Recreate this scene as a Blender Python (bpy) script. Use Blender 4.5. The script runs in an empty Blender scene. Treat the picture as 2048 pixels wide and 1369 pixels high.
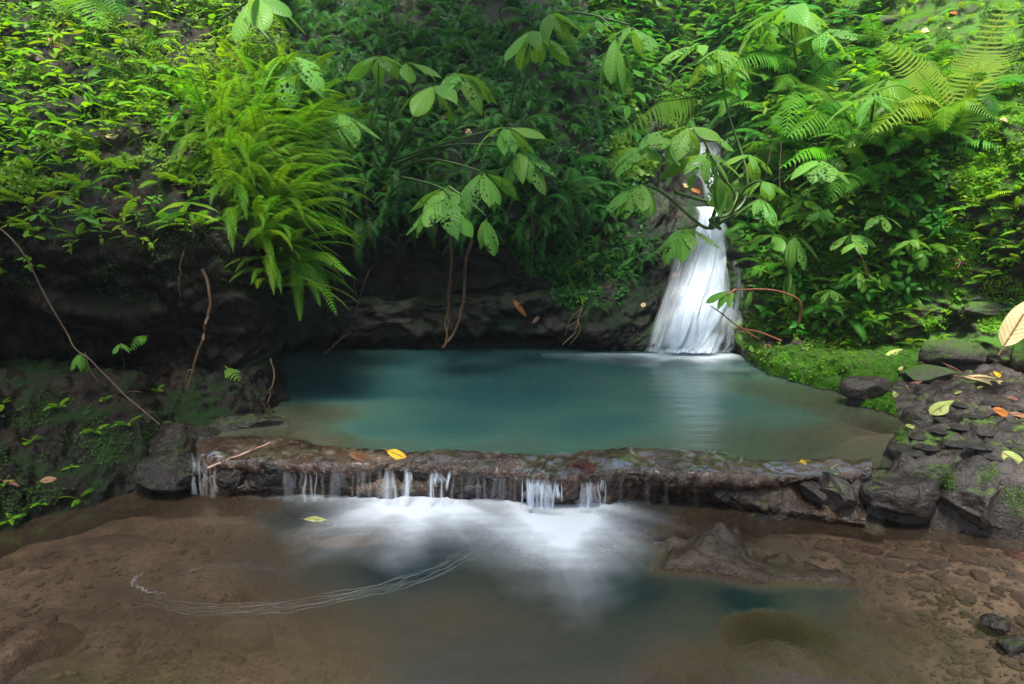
import bpy, math, random
import numpy as np
from mathutils import Vector, Matrix, Quaternion
from mathutils.bvhtree import BVHTree
PI = math.pi
sc = bpy.context.scene
col = sc.collection
R = random.Random(7)

# ------------------------------------------------------------------ camera
CAM = np.array([0.0, 0.0, 1.3]); F = 1365.0; PITCH = math.radians(9.75)
cp, sp = math.cos(PITCH), math.sin(PITCH)
def ray(px, py):
    u = (px-1024)/F; v = (684.5-py)/F
    return np.array([u, cp+v*sp, -sp+v*cp])
def P(px, py, Y):
    d = ray(px, py); return CAM + d*(Y/d[1])
def G(px, py, z=0.0):
    d = ray(px, py); return CAM + d*((z-CAM[2])/d[2])
camd = bpy.data.cameras.new('camera'); cam = bpy.data.objects.new('camera', camd); col.objects.link(cam)
cam.location = CAM; cam.rotation_euler = (PI/2-PITCH, 0, 0)
camd.sensor_width = 36; camd.lens = F/2048*36; camd.clip_end = 2000; camd.clip_start = 0.05
sc.camera = cam

# ------------------------------------------------------------------ noise
def _h(i, j, k, s):
    i = i.astype(np.int64); j = j.astype(np.int64); k = k.astype(np.int64)
    n = (i*73856093) ^ (j*19349663) ^ (k*83492791) ^ (s*2654435761)
    n = (n ^ (n >> 13)) & 0xffffffff
    n = (n*1274126177) & 0xffffffff
    n = n ^ (n >> 16)
    return (n & 0xffffff)/float(0xffffff)
def vnoise(p, s=0):
    p = np.asarray(p, float); f = np.floor(p); t = p-f; t = t*t*t*(t*(t*6-15)+10)
    i, j, k = f[..., 0], f[..., 1], f[..., 2]; r = 0
    for a in (0, 1):
        wa = t[..., 0] if a else 1-t[..., 0]
        for b in (0, 1):
            wb = t[..., 1] if b else 1-t[..., 1]
            for c in (0, 1):
                wc = t[..., 2] if c else 1-t[..., 2]
                r = r + wa*wb*wc*_h(i+a, j+b, k+c, s)
    return r*2-1
def fbm(p, o=4, s=0, g=.5):
    p = np.asarray(p, float); r = 0; a = 1; n = 0
    for q in range(o):
        r = r+a*vnoise(p*2**q+q*17.3, s+q); n += a; a *= g
    return r/n
def worley(p, s=0):
    p = np.asarray(p, float); f = np.floor(p)
    F1 = np.full(p.shape[:-1], 9.); F2 = F1.copy(); ID = np.zeros(p.shape[:-1])
    for a in (-1, 0, 1):
        for b in (-1, 0, 1):
            for c in (-1, 0, 1):
                i, j, k = f[..., 0]+a, f[..., 1]+b, f[..., 2]+c
                q = np.stack([i+_h(i, j, k, s), j+_h(i, j, k, s+1), k+_h(i, j, k, s+2)], -1)
                d = np.linalg.norm(q-p, axis=-1)
                m = d < F1
                F2 = np.where(m, F1, np.minimum(F2, d)); ID = np.where(m, _h(i, j, k, s+3), ID); F1 = np.where(m, d, F1)
    return F1, F2, ID
def sstep(a, b, x):
    t = np.clip((x-a)/(b-a), 0, 1); return t*t*(3-2*t)

# ------------------------------------------------------------------ mesh helpers
def mk_mesh(name, V, faces, mat=None, uv=None, attrs=None, smooth=True):
    """faces: (n,4) or (n,3) int array, or list of such arrays"""
    me = bpy.data.meshes.new(name)
    V = np.asarray(V, np.float32)
    fl = faces if isinstance(faces, list) else [faces]
    fl = [np.asarray(f, np.int32) for f in fl if len(f)]
    loops = np.concatenate([f.ravel() for f in fl]); cnt = np.concatenate([np.full(len(f), f.shape[1], np.int32) for f in fl])
    st = np.concatenate([[0], np.cumsum(cnt)[:-1]]).astype(np.int32)
    me.vertices.add(len(V)); me.vertices.foreach_set('co', V.ravel())
    me.loops.add(len(loops)); me.loops.foreach_set('vertex_index', loops.astype(np.int32))
    me.polygons.add(len(cnt)); me.polygons.foreach_set('loop_start', st)
    me.update(calc_edges=True); me.validate()
    if smooth: me.polygons.foreach_set('use_smooth', np.ones(len(me.polygons), bool))
    if uv is not None:
        l = me.uv_layers.new(name='UVMap'); vi = np.zeros(len(me.loops), np.int32); me.loops.foreach_get('vertex_index', vi)
        l.data.foreach_set('uv', np.asarray(uv, np.float32)[vi].ravel())
    for k, a in (attrs or {}).items():
        at = me.attributes.new(k, 'FLOAT', 'POINT'); at.data.foreach_set('value', np.asarray(a, np.float32).ravel())
    if mat: me.materials.append(mat)
    return me
def tag(o, label=None, cat=None, group=None, kind=None):
    if label: o['label'] = label
    if cat: o['category'] = cat
    if group: o['group'] = group
    if kind: o['kind'] = kind
    return o
def link(name, me, parent=None, loc=None, rot=None, scale=None):
    o = bpy.data.objects.new(name, me); col.objects.link(o)
    if parent: o.parent = parent
    if loc is not None: o.location = tuple(loc)
    if rot is not None:
        if isinstance(rot, Quaternion): o.rotation_mode = 'QUATERNION'; o.rotation_quaternion = rot
        else: o.rotation_euler = rot
    if scale is not None: o.scale = (scale,)*3 if isinstance(scale, (int, float)) else scale
    return o
KIDS = {}
def kid(parent, o): KIDS.setdefault(parent.name, []).append(o); o.parent = parent; return o
def copy_tree(o, parent=None):
    c = o.copy(); col.objects.link(c)
    if parent: kid(parent, c)
    for ch in KIDS.get(o.name, []): copy_tree(ch, c)
    return c
class MB:
    def __init__(s): s.V = []; s.Q = []; s.T = []; s.U = []; s.n = 0
    def add(s, V, Q, U=None, T=None):
        V = np.asarray(V, float); s.V.append(V)
        if len(Q): s.Q.append(np.asarray(Q)+s.n)
        if T is not None and len(T): s.T.append(np.asarray(T)+s.n)
        s.U.append(np.zeros((len(V), 2)) if U is None else np.asarray(U, float)); s.n += len(V)
    def grid(s, pts, U=None):
        a, b = pts.shape[:2]; i = np.arange(a*b).reshape(a, b)
        Q = np.stack([i[:-1, :-1], i[:-1, 1:], i[1:, 1:], i[1:, :-1]], -1).reshape(-1, 4)
        s.add(pts.reshape(-1, 3), Q, None if U is None else U.reshape(-1, 2))
    def tube(s, pts, r, n=6, cap=True):
        pts = np.asarray(pts, float); m = len(pts); r = np.broadcast_to(np.asarray(r, float), (m,))
        t = np.gradient(pts, axis=0); t /= np.linalg.norm(t, axis=1)[:, None]+1e-9
        up = np.array([0.13, .21, .97]) if abs(t[0][2]) < .8 else np.array([.97, .2, .1])
        a = np.cross(t, up); a /= np.linalg.norm(a, axis=1)[:, None]+1e-9; b = np.cross(a, t)
        th = np.arange(n+1)/n*2*PI
        g = pts[:, None]+(a[:, None]*np.cos(th)[None, :, None]+b[:, None]*np.sin(th)[None, :, None])*r[:, None, None]
        u = np.stack(np.broadcast_arrays(th[None]/(2*PI), (np.arange(m)/(m-1))[:, None]), -1)
        s.grid(g, u)
    def mesh(s, name, mat, smooth=True, attrs=None):
        return mk_mesh(name, np.concatenate(s.V), ([np.concatenate(s.Q)] if s.Q else [])+([np.concatenate(s.T)] if s.T else []), mat, np.concatenate(s.U), attrs, smooth)
def cr(pts, n):
    """Catmull-Rom through points along axis 0, n samples"""
    pts = np.asarray(pts, float); m = len(pts)
    P_ = np.concatenate([pts[:1]*2-pts[1:2], pts, pts[-1:]*2-pts[-2:-1]])
    t = np.linspace(0, m-1-1e-6, n); i = t.astype(int); f = (t-i).reshape((-1,)+(1,)*(pts.ndim-1))
    a, b, c, d = P_[i], P_[i+1], P_[i+2], P_[i+3]
    return .5*((2*b)+(-a+c)*f+(2*a-5*b+4*c-d)*f*f+(-a+3*b-3*c+d)*f**3)

# ------------------------------------------------------------------ materials
def newmat(name):
    m = bpy.data.materials.new(name); m.use_nodes = True; nt = m.node_tree; nt.nodes.clear()
    out = nt.nodes.new('ShaderNodeOutputMaterial'); return m, nt, out
def nd(nt, t, **kw):
    n = nt.nodes.new(t)
    for k, v in kw.items():
        if k in n.bl_rna.properties and k != 'inputs': setattr(n, k, v)
    return n
def noise(nt, scale, detail=4, rough=.55, vec=None, dist=0):
    n = nt.nodes.new('ShaderNodeTexNoise'); n.inputs['Scale'].default_value = scale; n.inputs['Detail'].default_value = detail
    n.inputs['Roughness'].default_value = rough; n.inputs['Distortion'].default_value = dist
    if vec is not None: nt.links.new(vec, n.inputs['Vector'])
    return n.outputs['Fac']
def ramp(nt, fac, stops, interp='LINEAR'):
    r = nt.nodes.new('ShaderNodeValToRGB'); r.color_ramp.interpolation = interp
    e = r.color_ramp.elements
    while len(e) < len(stops): e.new(.5)
    for q, (p, c) in enumerate(stops):
        e[q].position = p; e[q].color = (c, c, c, 1) if isinstance(c, (int, float)) else (*c, 1)
    nt.links.new(fac, r.inputs['Fac']); return r.outputs['Color']
def mixc(nt, f, a, b, mode='MIX'):
    m = nt.nodes.new('ShaderNodeMix'); m.data_type = 'RGBA'; m.blend_type = mode
    for s, v in ((m.inputs[0], f), (m.inputs[6], a), (m.inputs[7], b)):
        if hasattr(v, 'is_linked'): nt.links.new(v, s)
        elif isinstance(v, (int, float)): s.default_value = v if s.type == 'VALUE' else (v, v, v, 1)
        else: s.default_value = (*v, 1)
    return m.outputs[2]
def math_(nt, op, a, b=0., c=0.):
    m = nt.nodes.new('ShaderNodeMath'); m.operation = op
    for s, v in zip(m.inputs, (a, b, c)):
        if hasattr(v, 'is_linked'): nt.links.new(v, s)
        else: s.default_value = v
    return m.outputs[0]
def bump(nt, h, dist, strength=1.):
    b = nt.nodes.new('ShaderNodeBump'); b.inputs['Distance'].default_value = dist; b.inputs['Strength'].default_value = strength
    nt.links.new(h, b.inputs['Height']); return b.outputs['Normal']
def princ(nt, color, rough=.5, normal=None, spec=.5):
    b = nt.nodes.new('ShaderNodeBsdfPrincipled')
    for k, v in (('Base Color', color), ('Roughness', rough), ('Specular IOR Level', spec)):
        if hasattr(v, 'is_linked'): nt.links.new(v, b.inputs[k])
        elif isinstance(v, (int, float)): b.inputs[k].default_value = v
        else: b.inputs[k].default_value = (*v, 1)
    if normal is not None: nt.links.new(normal, b.inputs['Normal'])
    return b.outputs[0]
def texco(nt, w='Object'):
    return nt.nodes.new('ShaderNodeTexCoord').outputs[w]
def mapping(nt, vec, scale):
    m = nt.nodes.new('ShaderNodeMapping'); m.inputs['Scale'].default_value = scale; nt.links.new(vec, m.inputs['Vector']); return m.outputs[0]
def mixs(nt, f, a, b):
    m = nt.nodes.new('ShaderNodeMixShader')
    if hasattr(f, 'is_linked'): nt.links.new(f, m.inputs[0])
    else: m.inputs[0].default_value = f
    nt.links.new(a, m.inputs[1]); nt.links.new(b, m.inputs[2]); return m.outputs[0]
def rock_mat(name, c0, c1, c2, moss=(.03, .07, .012), moss_lo=.5, moss_hi=.7, up_w=.5, wet=.3, scale=1., bumpd=.02, spec=.35):
    m, nt, out = newmat(name); co = nt.nodes.new('ShaderNodeNewGeometry').outputs['Position']
    n1 = noise(nt, 2.2*scale, 6, .6, co); n2 = noise(nt, 14*scale, 6, .65, co); n3 = noise(nt, 60*scale, 3, .6, co)
    base = ramp(nt, n1, [(.32, c0), (.5, c1), (.68, c2)])
    base = mixc(nt, ramp(nt, n2, [(.35, 0.), (.65, 1.)]), mixc(nt, 1., base, .45, 'MULTIPLY'), base)
    base = mixc(nt, ramp(nt, n3, [(.3, .55), (.75, 1.)]), 0., base)
    g = nt.nodes.new('ShaderNodeNewGeometry'); sx = nt.nodes.new('ShaderNodeSeparateXYZ'); nt.links.new(g.outputs['Normal'], sx.inputs[0])
    n4 = noise(nt, 3.3*scale, 5, .7, co); n5 = noise(nt, 25*scale, 3, .6, co)
    f = math_(nt, 'ADD', math_(nt, 'MULTIPLY', sx.outputs['Z'], up_w*.5), n4)
    f = math_(nt, 'ADD', f, math_(nt, 'MULTIPLY', n5, .35)); f = math_(nt, 'SUBTRACT', f, .17)
    mk = ramp(nt, f, [(moss_lo, 0.), (moss_hi, 1.)])
    mcol = mixc(nt, n3, (moss[0]*.45, moss[1]*.5, moss[2]*.5), (moss[0]*1.5, moss[1]*1.5, moss[2]*1.2))
    colr = mixc(nt, mk, base, mcol)
    rgh = math_(nt, 'ADD', ramp(nt, n2, [(.3, wet), (.7, wet+.3)]), math_(nt, 'MULTIPLY', mk, .4))
    h = math_(nt, 'ADD', math_(nt, 'MULTIPLY', n2, 1.), math_(nt, 'MULTIPLY', n3, .35))
    nt.links.new(princ(nt, colr, rgh, bump(nt, h, bumpd), spec), out.inputs[0]); return m
def leaf_mat(name, c, c2=None, trans=.45, rough=.42, var=.35, veins=False, holes=0., spots=None, hue=.03, tip=None):
    m, nt, out = newmat(name); c2 = c2 or tuple(x*.7 for x in c)
    oi = nt.nodes.new('ShaderNodeObjectInfo'); co = texco(nt, 'Object'); uv = texco(nt, 'UV')
    n = noise(nt, 3.5, 3, .6, co)
    color = mixc(nt, n, c2, c)
    hs = nt.nodes.new('ShaderNodeHueSaturation'); nt.links.new(color, hs.inputs['Color'])
    nt.links.new(math_(nt, 'ADD', math_(nt, 'MULTIPLY', oi.outputs['Random'], hue*2), .5-hue), hs.inputs['Hue'])
    nt.links.new(math_(nt, 'ADD', math_(nt, 'MULTIPLY', math_(nt, 'FRACT', math_(nt, 'MULTIPLY', oi.outputs['Random'], 7.13)), var*2), 1-var), hs.inputs['Value'])
    color = hs.outputs[0]; nrm = None
    if spots:
        color = mixc(nt, ramp(nt, noise(nt, 22, 3, .6, co), [(.56, 0.), (.64, 1.)]), color, spots)
    if veins:
        sx = nt.nodes.new('ShaderNodeSeparateXYZ'); nt.links.new(uv, sx.inputs[0])
        av = math_(nt, 'ABSOLUTE', math_(nt, 'SUBTRACT', sx.outputs['Y'], .5))
        w = math_(nt, 'SINE', math_(nt, 'MULTIPLY', math_(nt, 'SUBTRACT', sx.outputs['X'], math_(nt, 'MULTIPLY', av, .45)), 2*PI*11))
        mid = ramp(nt, av, [(.0, 1.), (.035, 0.)]); vn = math_(nt, 'MAXIMUM', ramp(nt, math_(nt, 'MULTIPLY_ADD', w, .5, .5), [(.8, 0.), (1., .6)]), mid)
        color = mixc(nt, math_(nt, 'MULTIPLY', vn, .45), color, tuple(min(1, x*1.9+.03) for x in c))
        nrm = bump(nt, math_(nt, 'SUBTRACT', 1., vn), .006)
    b = princ(nt, color, rough+.08, nrm, .22)
    t = nt.nodes.new('ShaderNodeBsdfTranslucent'); nt.links.new(mixc(nt, 1., color, (1.5, 1.35, .5), 'MULTIPLY'), t.inputs[0])
    s = mixs(nt, trans, b, t.outputs[0])
    if holes > 0:
        mp = nt.nodes.new('ShaderNodeMapping'); nt.links.new(uv, mp.inputs[0]); mp.inputs['Scale'].default_value = (3.2, 1.5, 1)
        cb = nt.nodes.new('ShaderNodeCombineXYZ'); nt.links.new(math_(nt, 'MULTIPLY', oi.outputs['Random'], 91.), cb.inputs[0]); nt.links.new(math_(nt, 'MULTIPLY', oi.outputs['Random'], 37.), cb.inputs[2]); nt.links.new(cb.outputs[0], mp.inputs['Location'])
        hn = noise(nt, 5.5, 2.5, .6, mp.outputs[0]); hm = noise(nt, 1.3, 1, .5, mp.outputs[0])
        k = math_(nt, 'ADD', hn, math_(nt, 'MULTIPLY', math_(nt, 'SUBTRACT', hm, .5), .6))
        hole = ramp(nt, k, [(.60-holes, 0.), (.605-holes, 1.)])
        tr = nt.nodes.new('ShaderNodeBsdfTransparent'); s = mixs(nt, hole, s, tr.outputs[0])
    nt.links.new(s, out.inputs[0]); return m
def simple_mat(name, c, c2, rough=.6, scale=20, bd=.004, stretch=None):
    m, nt, out = newmat(name); co = texco(nt, 'Object')
    if stretch: co = mapping(nt, co, stretch)
    n = noise(nt, scale, 5, .6, co)
    nt.links.new(princ(nt, mixc(nt, ramp(nt, n, [(.35, 0.), (.65, 1.)]), c, c2), rough, bump(nt, n, bd)), out.inputs[0]); return m

M = {}
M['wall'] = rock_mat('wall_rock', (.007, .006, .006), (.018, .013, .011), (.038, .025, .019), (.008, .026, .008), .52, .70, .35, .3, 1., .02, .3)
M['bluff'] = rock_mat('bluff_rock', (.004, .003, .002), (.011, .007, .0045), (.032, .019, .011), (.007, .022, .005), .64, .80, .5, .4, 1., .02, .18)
M['right'] = rock_mat('right_soil', (.018, .012, .008), (.04, .028, .019), (.08, .055, .038), (.05, .13, .015), .48, .66, .45, .5)
M['shelf'] = rock_mat('shelf_rock', (.022, .017, .015), (.055, .044, .040), (.10, .080, .072), (.06, .12, .015), .68, .82, .30, .3)
M['ledge'] = rock_mat('ledge_rock', (.018, .009, .007), (.06, .029, .016), (.14, .075, .038), (.04, .04, .012), .66, .85, .3, .10, 1.4, .02, .6)
M['black'] = rock_mat('wet_black_rock', (.007, .006, .006), (.02, .016, .015), (.042, .032, .028), (.03, .05, .01), .66, .8, .3, .10, 1.6)
M['stone'] = rock_mat('grey_stone', (.05, .045, .04), (.10, .09, .08), (.15, .13, .12), (.05, .10, .02), .52, .72, .4, .4, 2.)
M['brownstone'] = rock_mat('brown_stone', (.08, .045, .03), (.15, .09, .055), (.22, .13, .08), (.08, .08, .03), .7, .9, .2, .35, 2.)
M['redstone'] = rock_mat('red_stone', (.05, .012, .012), (.10, .022, .02), (.15, .04, .03), (.05, .04, .02), .8, .95, .2, .12, 2.)
M['slab'] = rock_mat('slab_stone', (.03, .022, .017), (.07, .05, .035), (.12, .085, .058), (.05, .055, .02), .80, .95, .2, .15, 1.5)
M['pebble'] = rock_mat('river_pebble', (.05, .032, .022), (.10, .065, .045), (.15, .10, .07), (.05, .055, .02), .9, .99, .2, .4, 3.)
# sand / silt bed
def bed_mat():
    m, nt, out = newmat('stream_bed'); co = nt.nodes.new('ShaderNodeNewGeometry').outputs['Position']
    n1 = noise(nt, 1.6, 4, .6, mapping(nt, co, (1, 1.8, 1))); n2 = noise(nt, 7, 6, .7, co)
    c = ramp(nt, n1, [(.3, (.03, .018, .012)), (.45, (.10, .062, .038)), (.55, (.14, .088, .052)), (.72, (.21, .14, .085))])
    c = mixc(nt, ramp(nt, n2, [(.4, 0.), (.58, 1.)]), mixc(nt, 1., c, .42, 'MULTIPLY'), c); n3 = noise(nt, 45, 4, .7, co)
    c = mixc(nt, ramp(nt, n3, [(.42, 0.), (.5, 1.)]), mixc(nt, 1., c, .5, 'MULTIPLY'), c)
    nt.links.new(princ(nt, c, .7, bump(nt, n2, .01)), out.inputs[0]); return m
M['bed'] = bed_mat()
def water_mat(name, stops, murk_k, rough=.1, bd=.01, sc_=(1, 3, 1)):
    m, nt, out = newmat(name); co = nt.nodes.new('ShaderNodeNewGeometry').outputs['Position']
    at = nt.nodes.new('ShaderNodeAttribute'); at.attribute_name = 'depth'
    n = noise(nt, 1.3, 3, .5, mapping(nt, co, sc_))
    d = math_(nt, 'MULTIPLY', at.outputs['Fac'], math_(nt, 'MULTIPLY_ADD', n, .5, .75))
    c = ramp(nt, d, stops)
    mk = math_(nt, 'SUBTRACT', 1., math_(nt, 'POWER', 2.718, math_(nt, 'MULTIPLY', d, -murk_k)))
    dif = nt.nodes.new('ShaderNodeBsdfDiffuse'); nt.links.new(c, dif.inputs[0])
    tr = nt.nodes.new('ShaderNodeBsdfTransparent'); s = mixs(nt, mk, tr.outputs[0], dif.outputs[0])
    h = noise(nt, 3., 3, .5, mapping(nt, co, sc_)); nrm = bump(nt, h, bd)
    gl = nt.nodes.new('ShaderNodeBsdfGlossy'); gl.inputs['Roughness'].default_value = rough; nt.links.new(nrm, gl.inputs['Normal'])
    fr = nt.nodes.new('ShaderNodeFresnel'); fr.inputs['IOR'].default_value = 1.33; nt.links.new(nrm, fr.inputs['Normal'])
    nt.links.new(mixs(nt, fr.outputs[0], s, gl.outputs[0]), out.inputs[0]); return m
M['pool'] = water_mat('pool_water', [(0., (.10, .085, .05)), (.25, (.06, .088, .06)), (.5, (.040, .098, .080)), (.85, (.014, .060, .062))], 5., .24, .008, (.8, 2., 1))
M['pool2'] = water_mat('lower_pool_water', [(0., (.075, .05, .03)), (.18, (.062, .046, .031)), (.34, (.034, .035, .030)), (.6, (.006, .013, .017))], 4.6, .12, .006, (1, 1.8, 1))
def foam_mat(name, streak=None, gain=1., thin=0.):
    m, nt, out = newmat(name); at = nt.nodes.new('ShaderNodeAttribute'); at.attribute_name = 'foam'; f = at.outputs['Fac']
    if streak:
        n = noise(nt, streak[0], 3, .55, mapping(nt, texco(nt, 'UV'), streak[1])); n = ramp(nt, n, [(.3, streak[2]), (.7, 1.)])
        f = math_(nt, 'MULTIPLY', f, math_(nt, 'MULTIPLY_ADD', n, 1.15, -.02))
    f = math_(nt, 'MINIMUM', math_(nt, 'MULTIPLY', f, gain), .97)
    d = nt.nodes.new('ShaderNodeBsdfDiffuse'); d.inputs[0].default_value = (.76, .84, .95, 1)
    t = nt.nodes.new('ShaderNodeBsdfTranslucent'); t.inputs[0].default_value = (.72, .82, .95, 1)
    tr = nt.nodes.new('ShaderNodeBsdfTransparent')
    nt.links.new(mixs(nt, f, tr.outputs[0], mixs(nt, .35, d.outputs[0], t.outputs[0])), out.inputs[0]); return m
M['fall'] = foam_mat('falling_water', (1.0, (3.6, .45, 1), .74), 1.05)
M['casc'] = foam_mat('thin_cascade', (2.2, (6, .4, 1), .1), 1.)
M['foam'] = foam_mat('foam')
M['film'] = None
# foliage
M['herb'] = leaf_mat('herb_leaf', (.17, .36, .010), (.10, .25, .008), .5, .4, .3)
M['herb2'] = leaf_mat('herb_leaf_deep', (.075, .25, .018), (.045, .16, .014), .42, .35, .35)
M['broad'] = leaf_mat('broad_leaf', (.14, .33, .06), (.10, .25, .04), .40, .38, .22, True, .018, None, .015)
M['broadwhole'] = leaf_mat('broad_leaf_whole', (.16, .36, .06), (.11, .28, .04), .4, .38, .2, True, 0., None, .015)
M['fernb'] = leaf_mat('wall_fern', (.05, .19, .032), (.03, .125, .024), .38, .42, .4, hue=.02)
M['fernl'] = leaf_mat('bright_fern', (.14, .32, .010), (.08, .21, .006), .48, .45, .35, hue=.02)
M['fernr'] = leaf_mat('green_fern', (.09, .28, .022), (.055, .19, .016), .45, .4, .3, hue=.02)
M['ferny'] = leaf_mat('yellow_fern', (.30, .38, .04), (.2, .32, .03), .5, .45, .15, hue=.01)
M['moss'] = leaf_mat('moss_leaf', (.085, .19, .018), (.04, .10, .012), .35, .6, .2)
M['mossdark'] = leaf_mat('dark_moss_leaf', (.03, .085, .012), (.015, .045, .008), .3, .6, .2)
M['stem'] = simple_mat('green_stem', (.04, .09, .02), (.075, .13, .03), .5, 15)
M['redstem'] = simple_mat('red_stem', (.2, .06, .03), (.3, .11, .06), .5, 15)
M['cobble'] = rock_mat('cobble_stone', (.025, .022, .022), (.05, .044, .042), (.085, .075, .07), (.06, .12, .02), .8, .95, .2, .25, 2.)
M['vine'] = simple_mat('brown_root', (.05, .026, .012), (.11, .06, .028), .7, 12, .004)
M['twig'] = simple_mat('bare_twig', (.2, .11, .08), (.36, .22, .16), .5, 18)
DRY = {}
def dry(name, c, c2, sp=None): DRY[name] = leaf_mat('fallen_'+name, c, c2, .2, .4, .05, True, 0., sp, .004)
dry('yellow', (.75, .50, .03), (.62, .36, .02)); dry('orange', (.55, .22, .05), (.35, .12, .03)); dry('cream', (.72, .60, .33), (.6, .47, .22))
dry('brown', (.20, .085, .035), (.11, .05, .025)); dry('pink', (.35, .17, .13), (.24, .10, .08)); dry('palegreen', (.42, .48, .16), (.3, .38, .1), (.2, .2, .06))
dry('dark', (.05, .022, .018), (.03, .014, .012)); dry('tan', (.42, .24, .14), (.3, .16, .09))

# ------------------------------------------------------------------ terrain
BV = []; BF = []; BN = [0]
def reg(V, Q):
    BV.append(np.asarray(V).reshape(-1, 3)); BF.append(np.asarray(Q)+BN[0]); BN[0] += len(BV[-1])
def gridfaces(a, b):
    i = np.arange(a*b).reshape(a, b); return np.stack([i[:-1, :-1], i[1:, :-1], i[1:, 1:], i[:-1, 1:]], -1).reshape(-1, 4)
def normals(g):
    a = np.gradient(g, axis=0); b = np.gradient(g, axis=1); n = np.cross(a, b); return n/(np.linalg.norm(n, axis=-1, keepdims=True)+1e-9)
def loft(cols, nu, nv, disp):
    A = np.array([[P(c[0] if len(r) < 3 else r[2], r[0], r[1]) for r in c[1]] for c in cols])  # (cols, rows, 3)
    A = cr(A, nu); A = cr(A.transpose(1, 0, 2), nv).transpose(1, 0, 2)
    n = normals(A); mid = A[nu//2, nv//3]
    if np.dot(n[nu//2, nv//3], CAM-mid) < 0: n = -n; flip = True
    else: flip = False
    A = A+n*disp(A)[..., None]
    Q = gridfaces(nu, nv)
    if not flip: pass
    return A, Q
def rockdisp(A, amp=1., s=1):
    st = A*np.array([1, 1, 2.]); wv = fbm(A*1.7, 3, 5)[..., None]
    F1, F2, ID = worley(st*1.5+wv*.9, s)
    G1, G2, JD = worley(A*np.array([4, 4, 6.])+fbm(A*4, 3, 8)[..., None]*.9, s+20)
    d = .17*fbm(A*.9, 3, s+2)+.14*(ID-.5)*sstep(0, .45, F2-F1)+.05*(JD-.5)*sstep(0, .4, G2-G1)
    rid = 1-np.abs(fbm(A*np.array([2.2, 2.2, 4.])+wv, 5, s+6))*2.2
    d += .07*rid+.06*fbm(A*6, 4, s+3)+.018*fbm(A*24, 3, s+4)
    return d*amp
# back wall and right bank, columns of (py, Y) from under the water up
def wl(px, py=703): return G(px, py, 0.)[1]
def wcol(px, top, base=None, s=1.):
    b = base or wl(px)
    return [(px), [(760, b+.35), (700, b+.30), (686, b+.28), (672, b+.0), (602, b+.05), (588, b+.32), (500, b+.30), (440, b+.08)]+top]
WC = [
 wcol(250, [(330, 6.9), (200, 7.3), (60, 8.0), (-120, 9.2), (-350, 11)], 6.6),
 wcol(430, [(330, 6.9), (200, 7.4), (60, 8.1), (-120, 9.3), (-350, 11)], 6.7),
 wcol(560, [(330, 7.1), (200, 7.6), (60, 8.3), (-120, 9.5), (-350, 11.5)], 6.75),
 wcol(700, [(330, 7.2), (200, 7.7), (60, 8.5), (-120, 9.8), (-350, 12)]),
 wcol(900, [(330, 7.3), (200, 7.9), (60, 8.8), (-120, 10), (-350, 12)]),
 wcol(1080, [(330, 7.4), (200, 8.1), (60, 9.2), (-120, 10.5), (-350, 12.5)]),
 [1200, [(760, 7.4), (710, 7.15), (697, 7.05), (672, 7.0), (602, 7.1), (575, 7.25), (500, 7.35), (430, 7.5), (330, 8.0), (220, 9.0), (90, 10.2), (-100, 11.8), (-350, 13.5)]],
 [1290, [(760, 7.4), (710, 7.15), (697, 7.05), (672, 7.05), (602, 7.2), (560, 7.4), (500, 7.6), (420, 8.0), (330, 8.9), (230, 10.0), (100, 11.2), (-100, 12.8), (-350, 14.5)]],
 [1345, [(760, 7.5), (710, 7.25), (697, 7.2), (672, 7.2), (602, 7.4), (550, 7.6), (480, 7.9), (415, 8.2), (395, 9.1), (290, 9.9), (150, 11.5), (-100, 13.5), (-350, 15)]],
 [1420, [(760, 7.5), (710, 7.3), (697, 7.25), (672, 7.28), (602, 7.45), (550, 7.6), (480, 7.85), (425, 8.05), (400, 9.2), (290, 9.9), (150, 12), (-100, 14), (-350, 15)]],
 [1480, [(760, 7.2), (720, 6.95), (705, 6.9), (672, 6.9), (602, 7.0), (550, 7.1), (480, 7.3), (400, 7.7), (330, 8.4), (230, 9.6), (100, 11.3), (-100, 13), (-350, 14.5)]],
 [1560, [(760, 6.6), (720, 6.5), (700, 6.5), (672, 6.5), (602, 6.6), (550, 6.7), (480, 6.9), (400, 7.1), (300, 7.5), (200, 8.2), (80, 9.6), (-100, 11.5), (-350, 13.5)]],
 [1700, [(760, 6.4), (720, 6.25), (700, 6.25), (672, 6.2), (602, 6.3), (550, 6.4), (480, 6.5), (400, 6.6), (290, 6.9), (210, 7.7), (80, 9.0), (-100, 10.8), (-350, 13)]],
 [1850, [(760, 5.9), (720, 5.8), (690, 5.85), (660, 5.9), (620, 5.9), (550, 6.0), (480, 6.05), (400, 6.1), (270, 6.3), (200, 7.0), (60, 8.3), (-100, 10), (-350, 12.5)]],
 [2048, [(760, 5.2), (720, 5.2), (690, 5.25), (640, 5.4), (600, 5.45), (550, 5.5), (480, 5.5), (380, 5.5), (240, 5.7), (180, 6.4), (50, 7.5), (-100, 9.0), (-350, 11.5)]],
 [2300, [(760, 4.5), (720, 4.5), (690, 4.55), (640, 4.6), (600, 4.6), (550, 4.7), (480, 4.7), (380, 4.75), (240, 4.9), (150, 5.6), (0, 6.5), (-200, 8.0), (-500, 10)]],
 [2900, [(760, 3.2), (720, 3.2), (690, 3.25), (640, 3.25), (600, 3.3), (550, 3.3), (480, 3.3), (380, 3.4), (240, 3.5), (150, 4.0), (0, 4.5), (-200, 5.5), (-500, 7)]],
]
def wdisp(A):
    d = rockdisp(A, 1., 3)
    # keep the chute behind the falls smoother
    fx = A[..., 0]/A[..., 1]; k = np.exp(-((fx-(1390-1024)/F/1.0)/.045)**2)
    return d*(1-.7*k)
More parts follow.
